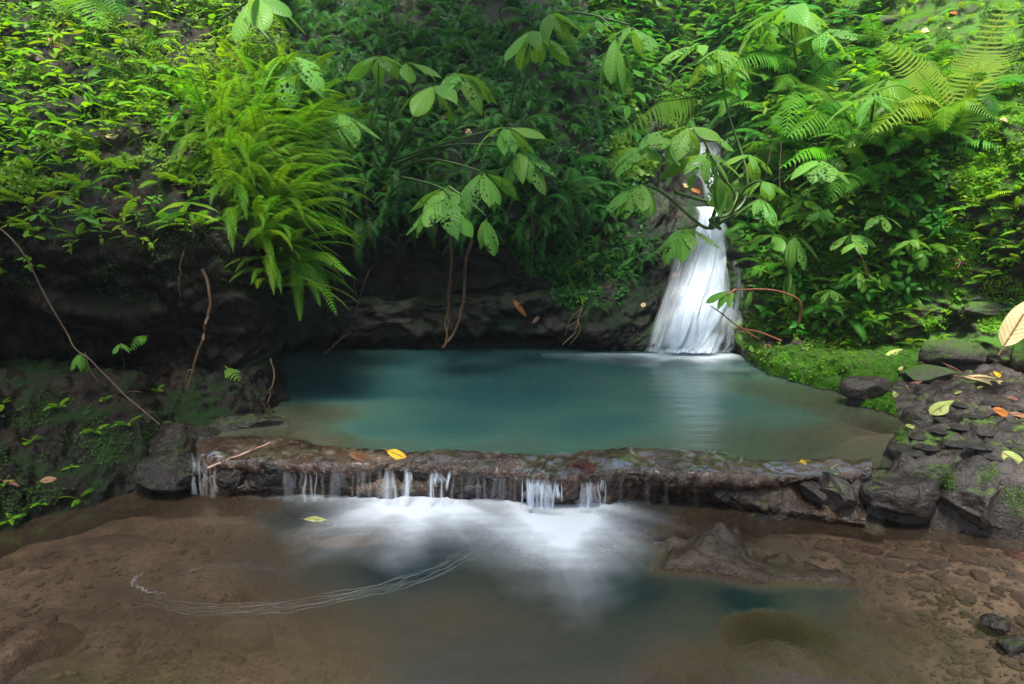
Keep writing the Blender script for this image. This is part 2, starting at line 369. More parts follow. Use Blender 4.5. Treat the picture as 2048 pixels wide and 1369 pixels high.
A, Q = loft(WC, 460, 330, wdisp); reg(A, Q)
nx_ = A.shape[0]; split = int(nx_*9.55/16)  # the soil bank starts right of the falls
def part_grid(A, a, b):
    S = A[a:b+1]; return S.reshape(-1, 3), gridfaces(S.shape[0], S.shape[1])
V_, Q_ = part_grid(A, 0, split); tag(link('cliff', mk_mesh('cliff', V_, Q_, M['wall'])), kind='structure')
V_, Q_ = part_grid(A, split, nx_-1); tag(link('hillside', mk_mesh('hillside', V_, Q_, M['right'])), kind='structure')
WALL = A
# left bluff
LC = [
 [-900, [(1450, 1.6), (1300, 1.6), (1100, 1.75), (900, 2.0), (800, 2.3), (760, 2.5), (700, 2.4), (560, 2.4), (450, 2.5), (300, 2.9), (150, 3.4), (0, 4.0), (-200, 5), (-500, 6.5)]],
 [-350, [(1250, 2.3), (1200, 2.3), (1050, 2.45), (900, 2.8), (800, 3.05), (765, 3.2), (735, 3.6), (690, 3.5), (550, 3.5), (450, 3.6), (320, 4.1), (180, 4.8), (30, 5.6), (-400, 8)]],
 [0, [(1150, 3.2), (1092, 3.17), (1010, 3.28), (900, 3.6), (800, 3.9), (762, 4.1), (738, 4.7), (690, 4.5), (550, 4.4), (450, 4.5), (330, 5.0), (200, 5.7), (50, 6.5), (-350, 9)]],
 [130, [(1120, 3.4), (1055, 3.38), (980, 3.5), (890, 3.8), (800, 4.05), (758, 4.25), (735, 4.9), (690, 4.65), (550, 4.5), (450, 4.6), (330, 5.05), (200, 5.8), (50, 6.6), (-350, 9.2)]],
 [260, [(1080, 3.6), (1022, 3.58), (960, 3.7), (890, 3.95), (820, 4.2), (775, 4.35), (745, 4.95), (690, 4.75), (550, 4.6), (450, 4.65), (330, 5.1), (200, 5.8), (50, 6.7), (-350, 9.4)]],
 [345, [(1060, 3.7), (1000, 3.72), (950, 3.8), (900, 3.98), (885, 4.1), (830, 4.4), (770, 4.7), (700, 4.8), (560, 4.65), (450, 4.7), (330, 5.1), (200, 5.8), (50, 6.8), (-350, 9.5)]],
 [430, [(1000, 4.1), (960, 4.05), (920, 4.05), (885, 4.12), (860, 4.25), (820, 4.45), (765, 4.65), (745, 4.75), (600, 4.7), (470, 4.75), (340, 5.1), (200, 5.9), (50, 6.9), (-350, 9.6)]],
 [510, [(960, 4.35), (920, 4.3), (890, 4.3), (860, 4.38), (840, 4.5), (800, 4.65), (760, 4.8), (700, 4.9), (600, 4.85), (480, 4.85), (350, 5.15), (200, 6.0, 530), (50, 7.0, 520), (-350, 9.7)]],
 [550, [(950, 4.6, 570), (900, 4.6, 575), (860, 4.6, 578), (835, 4.65, 580), (820, 4.8, 575), (790, 4.9, 560), (750, 5.0, 545), (700, 5.05, 538), (600, 5.05, 538), (480, 5.1, 545), (350, 5.4, 575), (200, 6.2, 590), (50, 7.2, 560), (-350, 9.8)]],
 [535, [(950, 5.2, 560), (900, 5.2, 560), (860, 5.2, 560), (800, 5.3, 560), (780, 5.3, 555), (760, 5.5, 545), (740, 5.6, 535), (700, 5.7, 525), (600, 5.7, 525), (480, 5.8, 530), (350, 6.0, 560), (200, 6.8, 570), (50, 7.6, 550), (-350, 9.9)]],
 [480, [(950, 6.3), (900, 6.3), (860, 6.4), (800, 6.5), (780, 6.5), (760, 6.6), (740, 6.6), (700, 6.6), (600, 6.6), (480, 6.7), (350, 6.9), (200, 7.6), (50, 8.4), (-350, 10)]],
 [400, [(950, 7.3), (900, 7.3), (860, 7.4), (800, 7.5), (780, 7.5), (760, 7.6), (740, 7.6), (700, 7.6), (600, 7.6), (480, 7.7), (350, 7.9), (200, 8.6), (50, 9), (-350, 10.5)]],
]
A, Q = loft(LC, 330, 320, lambda A: rockdisp(A, .95, 11)); reg(A, Q)
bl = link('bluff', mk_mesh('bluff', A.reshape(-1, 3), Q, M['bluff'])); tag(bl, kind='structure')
# right shelf as a heightfield over its outline
def poly_sdf(X, Y, poly):
    d = np.full(X.shape, 1e9); ins = np.zeros(X.shape, bool); n = len(poly)
    for i in range(n):
        x1, y1 = poly[i]; x2, y2 = poly[(i+1) % n]; ex, ey = x2-x1, y2-y1
        t = np.clip(((X-x1)*ex+(Y-y1)*ey)/(ex*ex+ey*ey), 0, 1); d = np.minimum(d, np.hypot(X-x1-t*ex, Y-y1-t*ey))
        c = ((y1 > Y) != (y2 > Y)) & (X < (x2-x1)*(Y-y1)/(y2-y1+1e-12)+x1); ins ^= c
    return np.where(ins, d, -d)
SH = [G(a, b, z)[:2] for a, b, z in [(1470, 690, 0), (1490, 722, 0), (1530, 752, 0), (1600, 772, 0), (1690, 792, 0), (1692, 812, 0), (1760, 826, 0), (1800, 852, 0), (1765, 880, 0), (1735, 915, 0),
      (1640, 930, 0), (1540, 940, 0), (1450, 950, 0), (1425, 985, -.1), (1470, 1030, -.2), (1560, 1045, -.2), (1690, 1062, -.2), (1800, 1076, -.2), (1900, 1088, -.2), (2060, 1103, -.2), (2300, 1130, -.2)]]+[(4.6, 2.3), (7, 2.5), (7, 9), (2.4, 9)]
SH = [tuple(p) for p in SH]
gx = np.arange(1.0, 6.2, .016); gy = np.arange(2.2, 7.6, .018); X, Y = np.meshgrid(gx, gy, indexing='ij')
def shelf_z(X, Y):
    p3 = np.stack([X, Y, X*0], -1)
    w = fbm(p3*3, 3, 40)*.06
    sd = poly_sdf(X, Y, SH)+w+.02*fbm(p3*14, 2, 41)
    F1, F2, ID = worley(p3*2.3+fbm(p3*2, 2, 43)[..., None]*.35, 44)
    G1, G2, JD = worley(p3*np.array([7, 9, 1])+fbm(p3*5, 2, 45)[..., None]*.3, 46)
    top = .10+.045*np.clip(Y-4.2, 0, 3)+.02*np.clip(X-1.6, 0, 2)
    top = top-.10*np.exp(-((X-1.25)/.35)**2-((Y-3.7)/.35)**2)
    crack = 1-sstep(0, .12, F2-F1)
    top = top+.045*(ID-.5)-.06*crack*np.clip(1.6-sd*2.5, .15, 1)+.022*(JD-.5)-.012*(1-sstep(0, .12, G2-G1))+.03*fbm(p3*4, 3, 47)+.012*fbm(p3*18, 3, 48)
    front = sstep(3.9, 3.4, Y)
    rise = sstep(-.05, .07+.17*front, sd+.09*(ID-.5)*front)
    low = -.8
    return low+(top-low)*(rise*.93+.07*sstep(0, .4, sd))
Z = shelf_z(X, Y); g = np.stack([X, Y, Z], -1)
# pull the steep front outwards a little so that it reads as bulging blocks
F1, F2, ID = worley(g*np.array([4.2, 4.2, 5]), 50)
n = normals(g); n = np.where(n[..., 2:3] < 0, -n, n)
g = g+n*((.03*(ID-.5)-.02*(1-sstep(0, .12, F2-F1))+.02*fbm(g*9, 3, 51))*sstep(-.4, -.2, Z))[..., None]
Qs = gridfaces(*g.shape[:2]); zq = g.reshape(-1, 3)[Qs][:, :, 2].max(1); Qs = Qs[zq > -.75]
me = mk_mesh('rock_shelf', g.reshape(-1, 3), Qs, M['shelf']); tag(link('rock_shelf', me), kind='structure'); reg(g, Qs)
# stream bed from depth soundings (px, py, plane z, depth)
SND = [(560, 720, 0, .5), (900, 720, 0, .9), (1250, 725, 0, .9), (1440, 730, 0, .7), (1000, 780, 0, 1.), (700, 780, 0, .9), (620, 830, 0, .12), (680, 880, 0, .14), (560, 880, 0, .08), (750, 860, 0, .7), (900, 850, 0, .8), (1200, 850, 0, .75),
       (740, 905, 0, .35), (1000, 900, 0, .4), (1300, 900, 0, .35), (1500, 890, 0, .25), (1400, 800, 0, .8), (1560, 780, 0, .2), (1660, 810, 0, .15), (1560, 830, 0, .45), (1700, 870, 0, .12), (1640, 900, 0, .15), (1770, 860, 0, .05), (1510, 745, 0, .4),
       (450, 1015, -.2, .12), (250, 1060, -.2, .07), (100, 1120, -.2, .06), (400, 1090, -.2, .10), (620, 1040, -.2, .42), (560, 1120, -.2, .26), (300, 1150, -.2, .14), (100, 1230, -.2, .10), (60, 1330, -.2, .04), (250, 1260, -.2, .16), (450, 1330, -.2, .09), (350, 1369, -.2, .06), (600, 1230, -.2, .20), (650, 1350, -.2, .16),
       (800, 1140, -.2, .60), (650, 1100, -.2, .50), (850, 1060, -.2, .6), (1000, 1060, -.2, .65), (1000, 1140, -.2, .42), (900, 1230, -.2, .30), (1000, 1320, -.2, .42), (900, 1369, -.2, .40), (1200, 1300, -.2, .42), (1250, 1180, -.2, .70), (1500, 1200, -.2, .75), (1650, 1190, -.2, .5), (1250, 1240, -.2, .45), (1400, 1260, -.2, .3),
       (1350, 1369, -.2, .10), (1400, 1320, -.2, .12), (1700, 1330, -.2, .14), (1600, 1250, -.2, .26), (1750, 1230, -.2, .14), (1780, 1300, -.2, .24), (1850, 1280, -.2, .08), (1950, 1250, -.2, .02), (2048, 1300, -.2, -.01), (1900, 1369, -.2, .06), (1800, 1140, -.2, .035), (1950, 1180, -.2, .02), (2048, 1150, -.2, .015), (1700, 1090, -.2, .04), (1600, 1070, -.2, .05), (1250, 1050, -.2, .35), (1300, 1110, -.2, .35),
       (1200, 1500, -.2, .1), (600, 1600, -.2, .1), (1800, 1600, -.2, .0), (0, 1600, -.2, .0)]
S = np.array([[*G(a, b, c)[:2], d] for a, b, c, d in SND])
def bed_depth(X, Y):
    up = Y > 3.68
    out = np.zeros(X.shape)
    for lvl, sel in ((True, S[:24]), (False, S[24:])):
        w = 0; acc = 0
        for x, y, d in sel:
            k = 1/(((X-x)**2+(Y-y)**2)+.012)**1.6; w = w+k; acc = acc+k*d
        out = np.where(up == lvl, acc/w, out)
    return out
bx = np.arange(-5, 5.01, .03); by = np.arange(.2, 8.6, .03); X, Y = np.meshgrid(bx, by, indexing='ij')
p3 = np.stack([X, Y, X*0], -1)
D = bed_depth(X, Y); D = D+.02*fbm(p3*5, 3, 60)+.05*D*fbm(p3*2.5, 2, 61)
z = np.where(Y > 3.68, -D, -.2-D); z = np.where((Y > 3.3) & (Y <= 3.68), np.minimum(z, -.32), z)
z = np.where(np.abs(X) > 4.2, np.maximum(z, -.1), z)
g = np.stack([X, Y, z], -1); Qb = gridfaces(*g.shape[:2])
bvh_bed = BVHTree.FromPolygons(g.reshape(-1, 3).tolist(), Qb.tolist())
def bedz(x, y):
    l = bvh_bed.ray_cast(Vector((x, y, 3)), Vector((0, 0, -1)))[0]; return l.z if l else -.3
tag(link('stream_bed', mk_mesh('stream_bed', g.reshape(-1, 3), Qb, M['bed'])), kind='structure')
# water
def water(name, x0, x1, y0, y1, z, mat, step=.03):
    X, Y = np.meshgrid(np.arange(x0, x1, step), np.arange(y0, y1, step), indexing='ij')
    D = np.maximum(bed_depth(X, Y), .0)
    g = np.stack([X, Y, X*0+z], -1)
    return tag(link(name, mk_mesh(name, g.reshape(-1, 3), gridfaces(*g.shape[:2]), mat, None, {'depth': D.ravel()})), kind='structure')
# wide forest ground all round
gm = rock_mat('forest_floor', (.02, .015, .01), (.035, .03, .018), (.05, .04, .025), (.03, .06, .012), .4, .6, .5, .7)
r_ = np.array([.01, 10, 13, 18, 30, 90, 300, 900]); th = np.linspace(0, 2*PI, 97)
RR, TH = np.meshgrid(r_, th, indexing='ij')
# unseen gorge slopes, raised all round to block low light, less downstream behind the camera
H = np.interp(RR, [10, 13, 18, 30, 90, 900], [-1.6, 1.5, 7, 13, 16, 16])*np.where(np.cos(TH) < -.8, .35, 1.)
gg = np.stack([RR*np.sin(TH), 4+RR*np.cos(TH), np.where(RR < 11, -1.6, H)+.6*np.sin(TH*5)*(RR > 14)], -1)
tag(link('forest_ground', mk_mesh('forest_ground', gg.reshape(-1, 3), gridfaces(*gg.shape[:2]), gm)), kind='structure')

bvh = BVHTree.FromPolygons(np.concatenate(BV).tolist(), np.concatenate(BF).tolist())
def hit(px, py):
    d = Vector(ray(px, py)).normalized(); l, n, i, t = bvh.ray_cast(Vector(CAM), d)
    if l is None: return None
    if n.dot(d) > 0: n = -n
    return l, n
def hitw(px, py, z=0.):
    return Vector(G(px, py, z)), Vector((0, 0, 1))
#@@PART2@@
def inpoly(x, y, poly):
    c = False; n = len(poly)
    for i in range(n):
        x1, y1 = poly[i]; x2, y2 = poly[(i+1) % n]
        if (y1 > y) != (y2 > y) and x < (x2-x1)*(y-y1)/(y2-y1)+x1: c = not c
    return c
# ------------------------------------------------------------------ ledge between the pools
LP = [(395, 885, 925, 985), (450, 880, 935, 998), (520, 882, 938, 1000), (600, 888, 945, 1000), (700, 903, 944, 1000), (800, 906, 941, 1002), (900, 908, 949, 1004), (1000, 912, 955, 1008), (1060, 915, 965, 1014), (1120, 915, 968, 1016), (1200, 908, 960, 1014), (1300, 905, 957, 1006), (1420, 910, 964, 1012), (1500, 922, 968, 1030), (1620, 928, 965, 1048), (1740, 925, 960, 1064)]
rows = []
for px, yb, yl, yo in LP:
    Yb = G(px, yb, .012)[1]; Yl = G(px, yl, -.035)[1]; Yo = G(px, yo, -.2)[1]
    pr = [(Yb+.40, -.42), (Yb+.16, -.12), (Yb+.05, -.01), (Yb-.02, .012), ((Yb+Yl)/2, .008), (Yl+.05, -.004), (Yl+.012, -.012), (Yl, -.04), (Yl+.03, -.085), (Yo+.02, -.15), (Yo+.06, -.24), (Yo+.1, -.42)]
    rows.append([[(px-1024)/F/ray(px, yl)[1]*y, y, zz] for y, zz in pr])
A = cr(np.array(rows), 560); A = cr(A.transpose(1, 0, 2), 130).transpose(1, 0, 2)
n = normals(A)
if n[280, 50][2] < 0: n = -n
F1, F2, ID = worley(A*np.array([2.6, 3, 2.5])+fbm(A*4, 3, 71)[..., None]*.8, 70)
d = .06*(ID-.5)*sstep(0, .35, F2-F1)-.02*(1-sstep(0, .06, F2-F1))+.04*fbm(A*7, 4, 72)+.016*fbm(A*25, 3, 73)+.05*fbm(A*np.array([3, 1, 1]), 2, 74)
topk = sstep(-.06, 0., A[..., 2]); A = A+n*(d*(1-.5*topk))[..., None]; A[..., 2] += .013*topk
Ql = gridfaces(*A.shape[:2]); reg(A, Ql)
o = link('rock_ledge', mk_mesh('rock_ledge', A.reshape(-1, 3), Ql, M['ledge'])); tag(o, kind='structure')
LEDGE = A
# the thin sheet of water that slides over the ledge
i0, i1 = 30, 84; W_ = A[:, i0:i1].copy(); W_[..., 2] = np.maximum(W_[..., 2], -.30)
for q in range(3): W_[1:-1, 1:-1] = (W_[2:, 1:-1]+W_[:-2, 1:-1]+W_[1:-1, 2:]+W_[1:-1, :-2]+2*W_[1:-1, 1:-1])/6
W_ = W_+n[:, i0:i1]*.007; W_[..., 2] += .0015
m, nt, out = newmat('water_film'); co = nt.nodes.new('ShaderNodeNewGeometry').outputs['Position']
nf = noise(nt, 9, 4, .6, mapping(nt, co, (1, .5, .6))); gl = nt.nodes.new('ShaderNodeBsdfGlossy'); gl.inputs['Roughness'].default_value = .16; nt.links.new(bump(nt, nf, .006), gl.inputs['Normal'])
tr = nt.nodes.new('ShaderNodeBsdfTransparent'); fr = nt.nodes.new('ShaderNodeFresnel'); fr.inputs['IOR'].default_value = 1.4; nt.links.new(bump(nt, nf, .006), fr.inputs['Normal'])
nt.links.new(mixs(nt, math_(nt, 'MULTIPLY', fr.outputs[0], ramp(nt, noise(nt, 4, 3, .6, co), [(.35, .05), (.65, .35)])), tr.outputs[0], gl.outputs[0]), out.inputs[0])
tag(link('overflow_water', mk_mesh('overflow_water', W_.reshape(-1, 3), gridfaces(*W_.shape[:2]), m)), kind='structure')
bvh = BVHTree.FromPolygons(np.concatenate(BV).tolist(), np.concatenate(BF).tolist())

# ------------------------------------------------------------------ rocks
def rock_mesh(name, mat, seed, flat=.5, ang=.5, sub=4):
    import bmesh
    bm = bmesh.new(); bmesh.ops.create_icosphere(bm, subdivisions=sub, radius=1)
    V = np.array([v.co[:] for v in bm.verts]); Fc = np.array([[v.index for v in f.verts] for f in bm.faces]); bm.free()
    rr = np.random.RandomState(seed)
    for q in range(11):
        nrm = rr.normal(size=3); nrm /= np.linalg.norm(nrm); h = .62+rr.rand()*.3
        dd = V@nrm-h; V = V-np.outer(np.maximum(dd, 0)*ang*1.6, nrm)
    V = V*(1+.14*fbm(V*1.5+seed, 3, seed)+.05*fbm(V*6+seed, 3, seed+1))[:, None]
    V[:, 2] *= flat
    return mk_mesh(name, V, Fc, mat)
def rock(name, label, cat, pos, size, mat, seed, yaw=0., tilt=(0, 0), group=None, ang=.5, sub=4):
    me = rock_mesh(name, mat, seed, 1., ang, sub)
    o = link(name, me, None, pos, (tilt[0], tilt[1], yaw), tuple(size)); return tag(o, label, cat, group)
def onshelf(px, py, dz=0.):
    l, n = hit(px, py); return Vector((l.x, l.y, l.z+dz)), n
SUB = []   # submerged things: x, y, rx, ry, top z
def subrock(px, py, wpx, depth, ry, name, label, mat, seed, yaw=0.):
    c = G(px, py, -.2-depth); rx = wpx/2/F*c[1]
    SUB.append((c[0], c[1], rx, ry, -.2-depth)); h = .16
    rock(name, label, 'boulder', (c[0], c[1], -.2-depth-h), (rx*1.06, ry*1.06, h), mat, seed, yaw)
subrock(700, 1078, 210, .045, .19, 'submerged_boulder', 'smooth tan boulder just under the water beside the left foam fan', M['brownstone'], 5)
subrock(1560, 1305, 280, .05, .20, 'submerged_boulder', 'large oval grey-brown boulder under the water at the bottom right', M['slab'], 6)
subrock(30, 1290, 190, -.005, .28, 'boulder', 'pitted brown boulder breaking the water at the bottom left corner', M['brownstone'], 7)
subrock(590, 1128, 80, .10, .10, 'submerged_stone', 'small brown stone under water in front of the tan boulder', M['brownstone'], 8)
subrock(480, 1240, 160, .10, .10, 'submerged_stone', 'pale stone under the foam trail in the lower pool', M['brownstone'], 10)
# tilted slab in the lower pool
SC = [(1440, 1002, .0), (1405, 1022, -.06), (1480, 1028, -.075), (1350, 1050, -.13), (1300, 1072, -.195), (1420, 1065, -.115), (1520, 1058, -.15), (1570, 1085, -.185), (1450, 1092, -.175), (1350, 1092, -.215), (1385, 1104, -.15), (1345, 1132, -.19), (1440, 1122, -.17), (1510, 1142, -.188), (1620, 1120, -.207), (1660, 1145, -.212), (1560, 1160, -.225), (1400, 1140, -.2),
      (1290, 1105, -.30), (1250, 1070, -.42), (1330, 1150, -.42), (1420, 1160, -.42), (1500, 1176, -.42), (1620, 1188, -.42), (1710, 1172, -.36), (1740, 1140, -.26), (1250, 1130, -.45), (1400, 1190, -.5), (1550, 1200, -.5)]
SC = [(a, b, c+(.025 if c > -.24 else 0)) for a, b, c in SC]
SW = np.array([G(a, b, c) for a, b, c in SC]+[[.7, 3.5, -.42], [1.0, 3.52, -.36], [.6, 3.3, -.42], [1.4, 3.45, -.30], [1.7, 3.3, -.26], [1.9, 3.1, -.25], [2.0, 2.9, -.27], [1.9, 2.7, -.4]])
SLP = [tuple(G(a, b, -.21)[:2]) for a, b in [(1285, 1078), (1350, 1040), (1400, 1005), (1470, 1005), (1560, 1050), (1660, 1095), (1715, 1150), (1700, 1170), (1600, 1165), (1520, 1166), (1420, 1145), (1330, 1140), (1345, 1105)]]
def slab_z(X, Y):
    w = 0; a = 0
    for x, y, zz in SW:
        k = 1/(((X-x)**2+(Y-y)**2)+.0025)**1.5; w = w+k; a = a+k*zz
    return a/w+5.*np.minimum(poly_sdf(X, Y, SLP), 0)
X, Y = np.meshgrid(np.arange(.5, 2.1, .011), np.arange(2.5, 3.6, .011), indexing='ij'); p3 = np.stack([X, Y, X*0], -1)
F1, F2, ID = worley(p3*np.array([5, 7, 1])+fbm(p3*4, 2, 81)[..., None]*.3, 80)
z = slab_z(X, Y)+.018*fbm(p3*6, 3, 82)+.010*fbm(p3*20, 3, 83)+.012*(ID-.5)
g = np.stack([X, Y, z], -1); Qq = gridfaces(*g.shape[:2]); zq = g.reshape(-1, 3)[Qq][:, :, 2].max(1); Qq = Qq[zq > -.285]
tag(link('tilted_slab', mk_mesh('tilted_slab', g.reshape(-1, 3), Qq, M['slab'])), 'wet triangular brown slab rising from the lower pool right of the foam', 'rock')
def bed_top(X, Y, z):
    t = np.where(Y > 3.72, -1., np.where((X > .5) & (X < 2.09) & (Y > 2.5) & (Y < 3.6), slab_z(X, Y), -1.))
    for x, y, rx, ry, zt in SUB:
        r2 = ((X-x)/rx)**2+((Y-y)/ry)**2; t = np.maximum(t, np.where(r2 < 1, zt-.16+.16*np.sqrt(np.clip(1-r2, 0, 1)), -1))
    return t
def water(name, x0, x1, y0, y1, z, mat, step=.025, front=None, cut=None):
    X, Y = np.meshgrid(np.arange(x0, x1, step), np.arange(y0, y1, step), indexing='ij')
    if front is not None:
        f = front(X[:, :1]); Y = f+(Y-y0)*(y1-f)/(y1-y0)
    D = np.maximum(bed_depth(X, Y), 0); D = np.minimum(D, np.maximum(z-bed_top(X, Y, z), 0) if z < -.1 else D)
    g = np.stack([X, Y, X*0+z], -1); Qw = gridfaces(*g.shape[:2])
    if cut is not None: c_ = g.reshape(-1, 3)[Qw].mean(1); Qw = Qw[~cut(c_)]
    return tag(link(name, mk_mesh(name, g.reshape(-1, 3), Qw, mat, None, {'depth': D.ravel()})), kind='structure')
LX = [(px-1024)/F/ray(px, yl)[1]*G(px, yl, -.035)[1] for px, yb, yl, yo in LP]; LY = [G(px, yl, -.035)[1] for px, yb, yl, yo in LP]
water('upper_pool_water', -2.9, 3.2, 3.76, 8.0, -.004, M['pool'], front=lambda x: np.interp(x, LX, LY)+.10, cut=lambda c: (c[:, 1] < 4.35) & (c[:, 0] < -1.86))
water('lower_pool_water', -4.5, 4.5, .3, 3.84, -.2, M['pool2'])

# boulders on the shelf
def shelfrock(name, label, px, py, w, h, depth, mat, seed, yaw=0., sink=.35, tilt=(0, 0), ang=.6, group=None, cat='rock', sub=4):
    l, n = onshelf(px, py+h*.5-4); s = l.y/F
    return rock(name, label, cat, (l.x, l.y+depth*.5, l.z+h*s*.5*(1-sink)), (w*s/2*1.05, depth, h*s*.5*(1+sink)), mat, seed, yaw, tilt, group, ang, sub)
shelfrock('boulder', 'grey mossy flat-faced boulder sitting on the bank behind the cream leaf', 1915, 712, 135, 62, .17, M['stone'], 21, -.1, .1, cat='boulder')
shelfrock('boulder', 'low grey slab partly sunk in moss in front of the boulder', 1860, 752, 130, 30, .14, M['stone'], 22, .1, .4)
shelfrock('rock', 'mossy overhanging block at the corner of the upper pool', 1745, 780, 110, 40, .16, M['shelf'], 23, 0, .3)
shelfrock('rock', 'small wet stone tucked under the mossy corner block', 1712, 805, 34, 22, .06, M['black'], 24)
shelfrock('rock', 'pale flat stone jutting from the bank above the boulder', 1985, 622, 120, 30, .12, M['stone'], 25, 0, .1)
shelfrock('rock', 'long dark rock showing through the moss slope at the top right', 1770, 45, 90, 22, .2, M['stone'], 28, 0, .3)
shelfrock('rock', 'dark flat stone under the crest of the top-right slope', 1745, 78, 70, 18, .2, M['stone'], 29, 0, .3)
shelfrock('rock', 'dark mossy rock at the right edge beside the standing cream leaf', 2062, 700, 60, 80, .12, M['right'], 26)
shelfrock('rock', 'flat stone ledge jutting from the soil right of the ferns', 1960, 600, 60, 18, .1, M['stone'], 27)
for i, (px, py, w_) in enumerate([(1842, 880, 34), (1885, 868, 40), (1930, 860, 44), (1975, 872, 36), (2020, 862, 46), (1860, 900, 44), (1915, 893, 40), (1965, 900, 50), (2015, 895, 40), (1830, 912, 30), (1890, 845, 34), (1950, 838, 40), (2005, 838, 30), (1870, 825, 34), (1925, 815, 30), (1990, 812, 34), (2035, 820, 40), (1845, 850, 28), (2040, 915, 38), (1990, 920, 32)]):
    shelfrock('cobble', 'dark rounded cobble set in the mud of the right bank', px, py, w_, w_*.14*R.uniform(.6, 1.3), .045+.03*R.random(), M['cobble'], 100+i, R.uniform(-.5, .5), 1.25, ang=.3, group='cobbles set in the right bank', sub=3)
for lab, px, py, w_, h_, mt in [('glossy dark red rock on the lip of the ledge above the bright cascade', 1165, 940, 70, 40, M['redstone']), ('red wet block on the face of the ledge below the red rock', 1190, 975, 80, 44, M['redstone']), ('small reddish stone in the wet corner of the ledge', 1425, 992, 28, 26, M['redstone'])]:
    l, n = hit(px, py); s = l.y/F
    rock('red_rock', lab, 'rock', (l.x, l.y+.03, l.z-.01), (w_*s/2, .07, h_*s*.5), mt, 300+px, .2, (0, .15), None, .9)
l, n = hit(545, 955); s = l.y/F
rock('wet_boulder', 'glistening black boulder at the left end of the ledge under the bare twig', 'boulder', (l.x, l.y+.06, -.09), (.20, .15, .105), M['black'], 31, .2, (0, .05), None, .7, 5)
l, n = hit(452, 965)
rock('wet_boulder', 'black rock beside the left chute, below the lower end of the twig', 'boulder', (l.x, l.y+.07, -.12), (.11, .12, .10), M['black'], 36, .6, (0, .2), None, .7, 5)
for lab, px, py, w_, h_, z_, sd in [('round glossy dark stone where the ledge meets the right bank', 1500, 990, 62, 50, -.12, 41), ('rough black lump of rock at the waterline right of the slab top', 1555, 1020, 75, 60, -.17, 42), ('wet dark block under the right end of the ledge', 1450, 985, 60, 50, -.10, 43), ('shiny little stone at the foot of the right bank', 1525, 1040, 40, 20, -.2, 44)]:
    c = G(px, py, z_); s = c[1]/F
    rock('wet_stone', lab, 'stone', (c[0], c[1]+.04, z_-.01), (w_*s/2, .09, h_*s/2), M['black'], sd, R.random(), (0, 0), None, .6)
# embedded boulders in the front of the shelf
for lab, px, py, w_, h_, z_, sd in [('big mossy block in the front of the right bank', 1830, 1000, 180, 110, -.04, 51), ('large dark rounded block at the right end of the bank', 1990, 1020, 170, 110, -.05, 52), ('low wet sloping stone at the foot of the right bank', 1760, 1052, 110, 26, -.19, 53), ('dark bulging stone in the bank left of the mossy block', 1680, 1000, 90, 90, -.07, 54), ('small triangular stone in the bank above the waterline', 1640, 985, 50, 36, -.05, 55)]:
    c = G(px, py, z_); s = c[1]/F
    rock('bank_block', lab, 'rock', (c[0], c[1]+.12, z_-.02), (w_*s/2, .17, h_*s/2), M['shelf'], sd, R.uniform(-.2, .2), (R.uniform(-.1, .1), R.uniform(-.1, .1)), None, .9, 5)
# river stones in the shallows at the right
k = 0
for px, py, w_ in [(1735, 1088, 70), (1830, 1098, 90), (1870, 1120, 60), (1945, 1112, 60), (2000, 1122, 44), (2035, 1150, 50), (1960, 1150, 36), (1900, 1085, 40), (2030, 1105, 30), (1890, 1150, 40), (1790, 1125, 50), (1840, 1160, 40), (2040, 1190, 40), (1995, 1180, 30), (1930, 1190, 34), (1700, 1110, 36), (1985, 1245, 50), (1820, 1200, 36), (2045, 1235, 30), (2030, 1080, 40), (1660, 1085, 44)]:
    c = G(px, py, -.215); s = c[1]/F; bz = bedz(c[0], c[1])
    rock('river_stone', 'flat brown river stone in the shallows below the right bank', 'stone', (c[0], c[1], bz+.004), (w_*s/2*R.uniform(.8, 1.35), .035+.04*R.random(), .018+.006*R.random()), M['redstone'] if k in (0, 8) else M['pebble'], 200+k, R.uniform(-.4, .4), (0, 0), 'river stones in the right shallows', .4, 3); k += 1
for lab, px, py, w_ in [('wet black stone standing out of the water at the lower right edge', 1990, 1245, 60), ('larger wet black stone at the lower right edge above the straw', 2030, 1290, 80)]:
    c = G(px, py, -.19); s = c[1]/F
    rock('wet_stone', lab, 'stone', (c[0], c[1], -.2), (w_*s/2, .05, .04), M['black'], 400+px, .3, (0, 0), None, .6)

# gravel and small flat stones on the bed
def gravel(name, label, polys, n, lo, hi, mat, seed, zp=-.2):
    import bmesh
    bm = bmesh.new(); bmesh.ops.create_icosphere(bm, subdivisions=1, radius=1); V0 = np.array([v.co[:] for v in bm.verts]); F0 = np.array([[v.index for v in f.verts] for f in bm.faces]); bm.free()
    rr = np.random.RandomState(seed); V = []; Fq = []; k = 0
    while k < n:
        poly = polys[rr.randint(len(polys))]; xs = [p[0] for p in poly]; ys = [p[1] for p in poly]; x = rr.uniform(min(xs), max(xs)); y = rr.uniform(min(ys), max(ys))
        if not inpoly(x, y, poly): continue
        c = G(x, y, zp-.03); z = bedz(c[0], c[1]); r = lo*(hi/lo)**(rr.rand()**2.2); a = rr.rand()*6.3
        v = V0*(1+rr.uniform(-.25, .25, (len(V0), 1)))*[r, r*rr.uniform(.5, .9), r*rr.uniform(.2, .45)]; v = v@np.array([[math.cos(a), math.sin(a), 0], [-math.sin(a), math.cos(a), 0], [0, 0, 1]])
        V.append(v+[c[0], c[1], z+r*.05]); Fq.append(F0+k*len(V0)); k += 1
    tag(link(name, mk_mesh(name, np.concatenate(V), np.concatenate(Fq), mat, None)), label, 'gravel', None, 'stuff')
gravel('gravel', 'reddish-brown gravel on the shallow bed at the right', [[(1560, 1060), (2080, 1090), (2080, 1400), (1760, 1400), (1700, 1200)]], 1500, .006, .035, M['pebble'], 1)
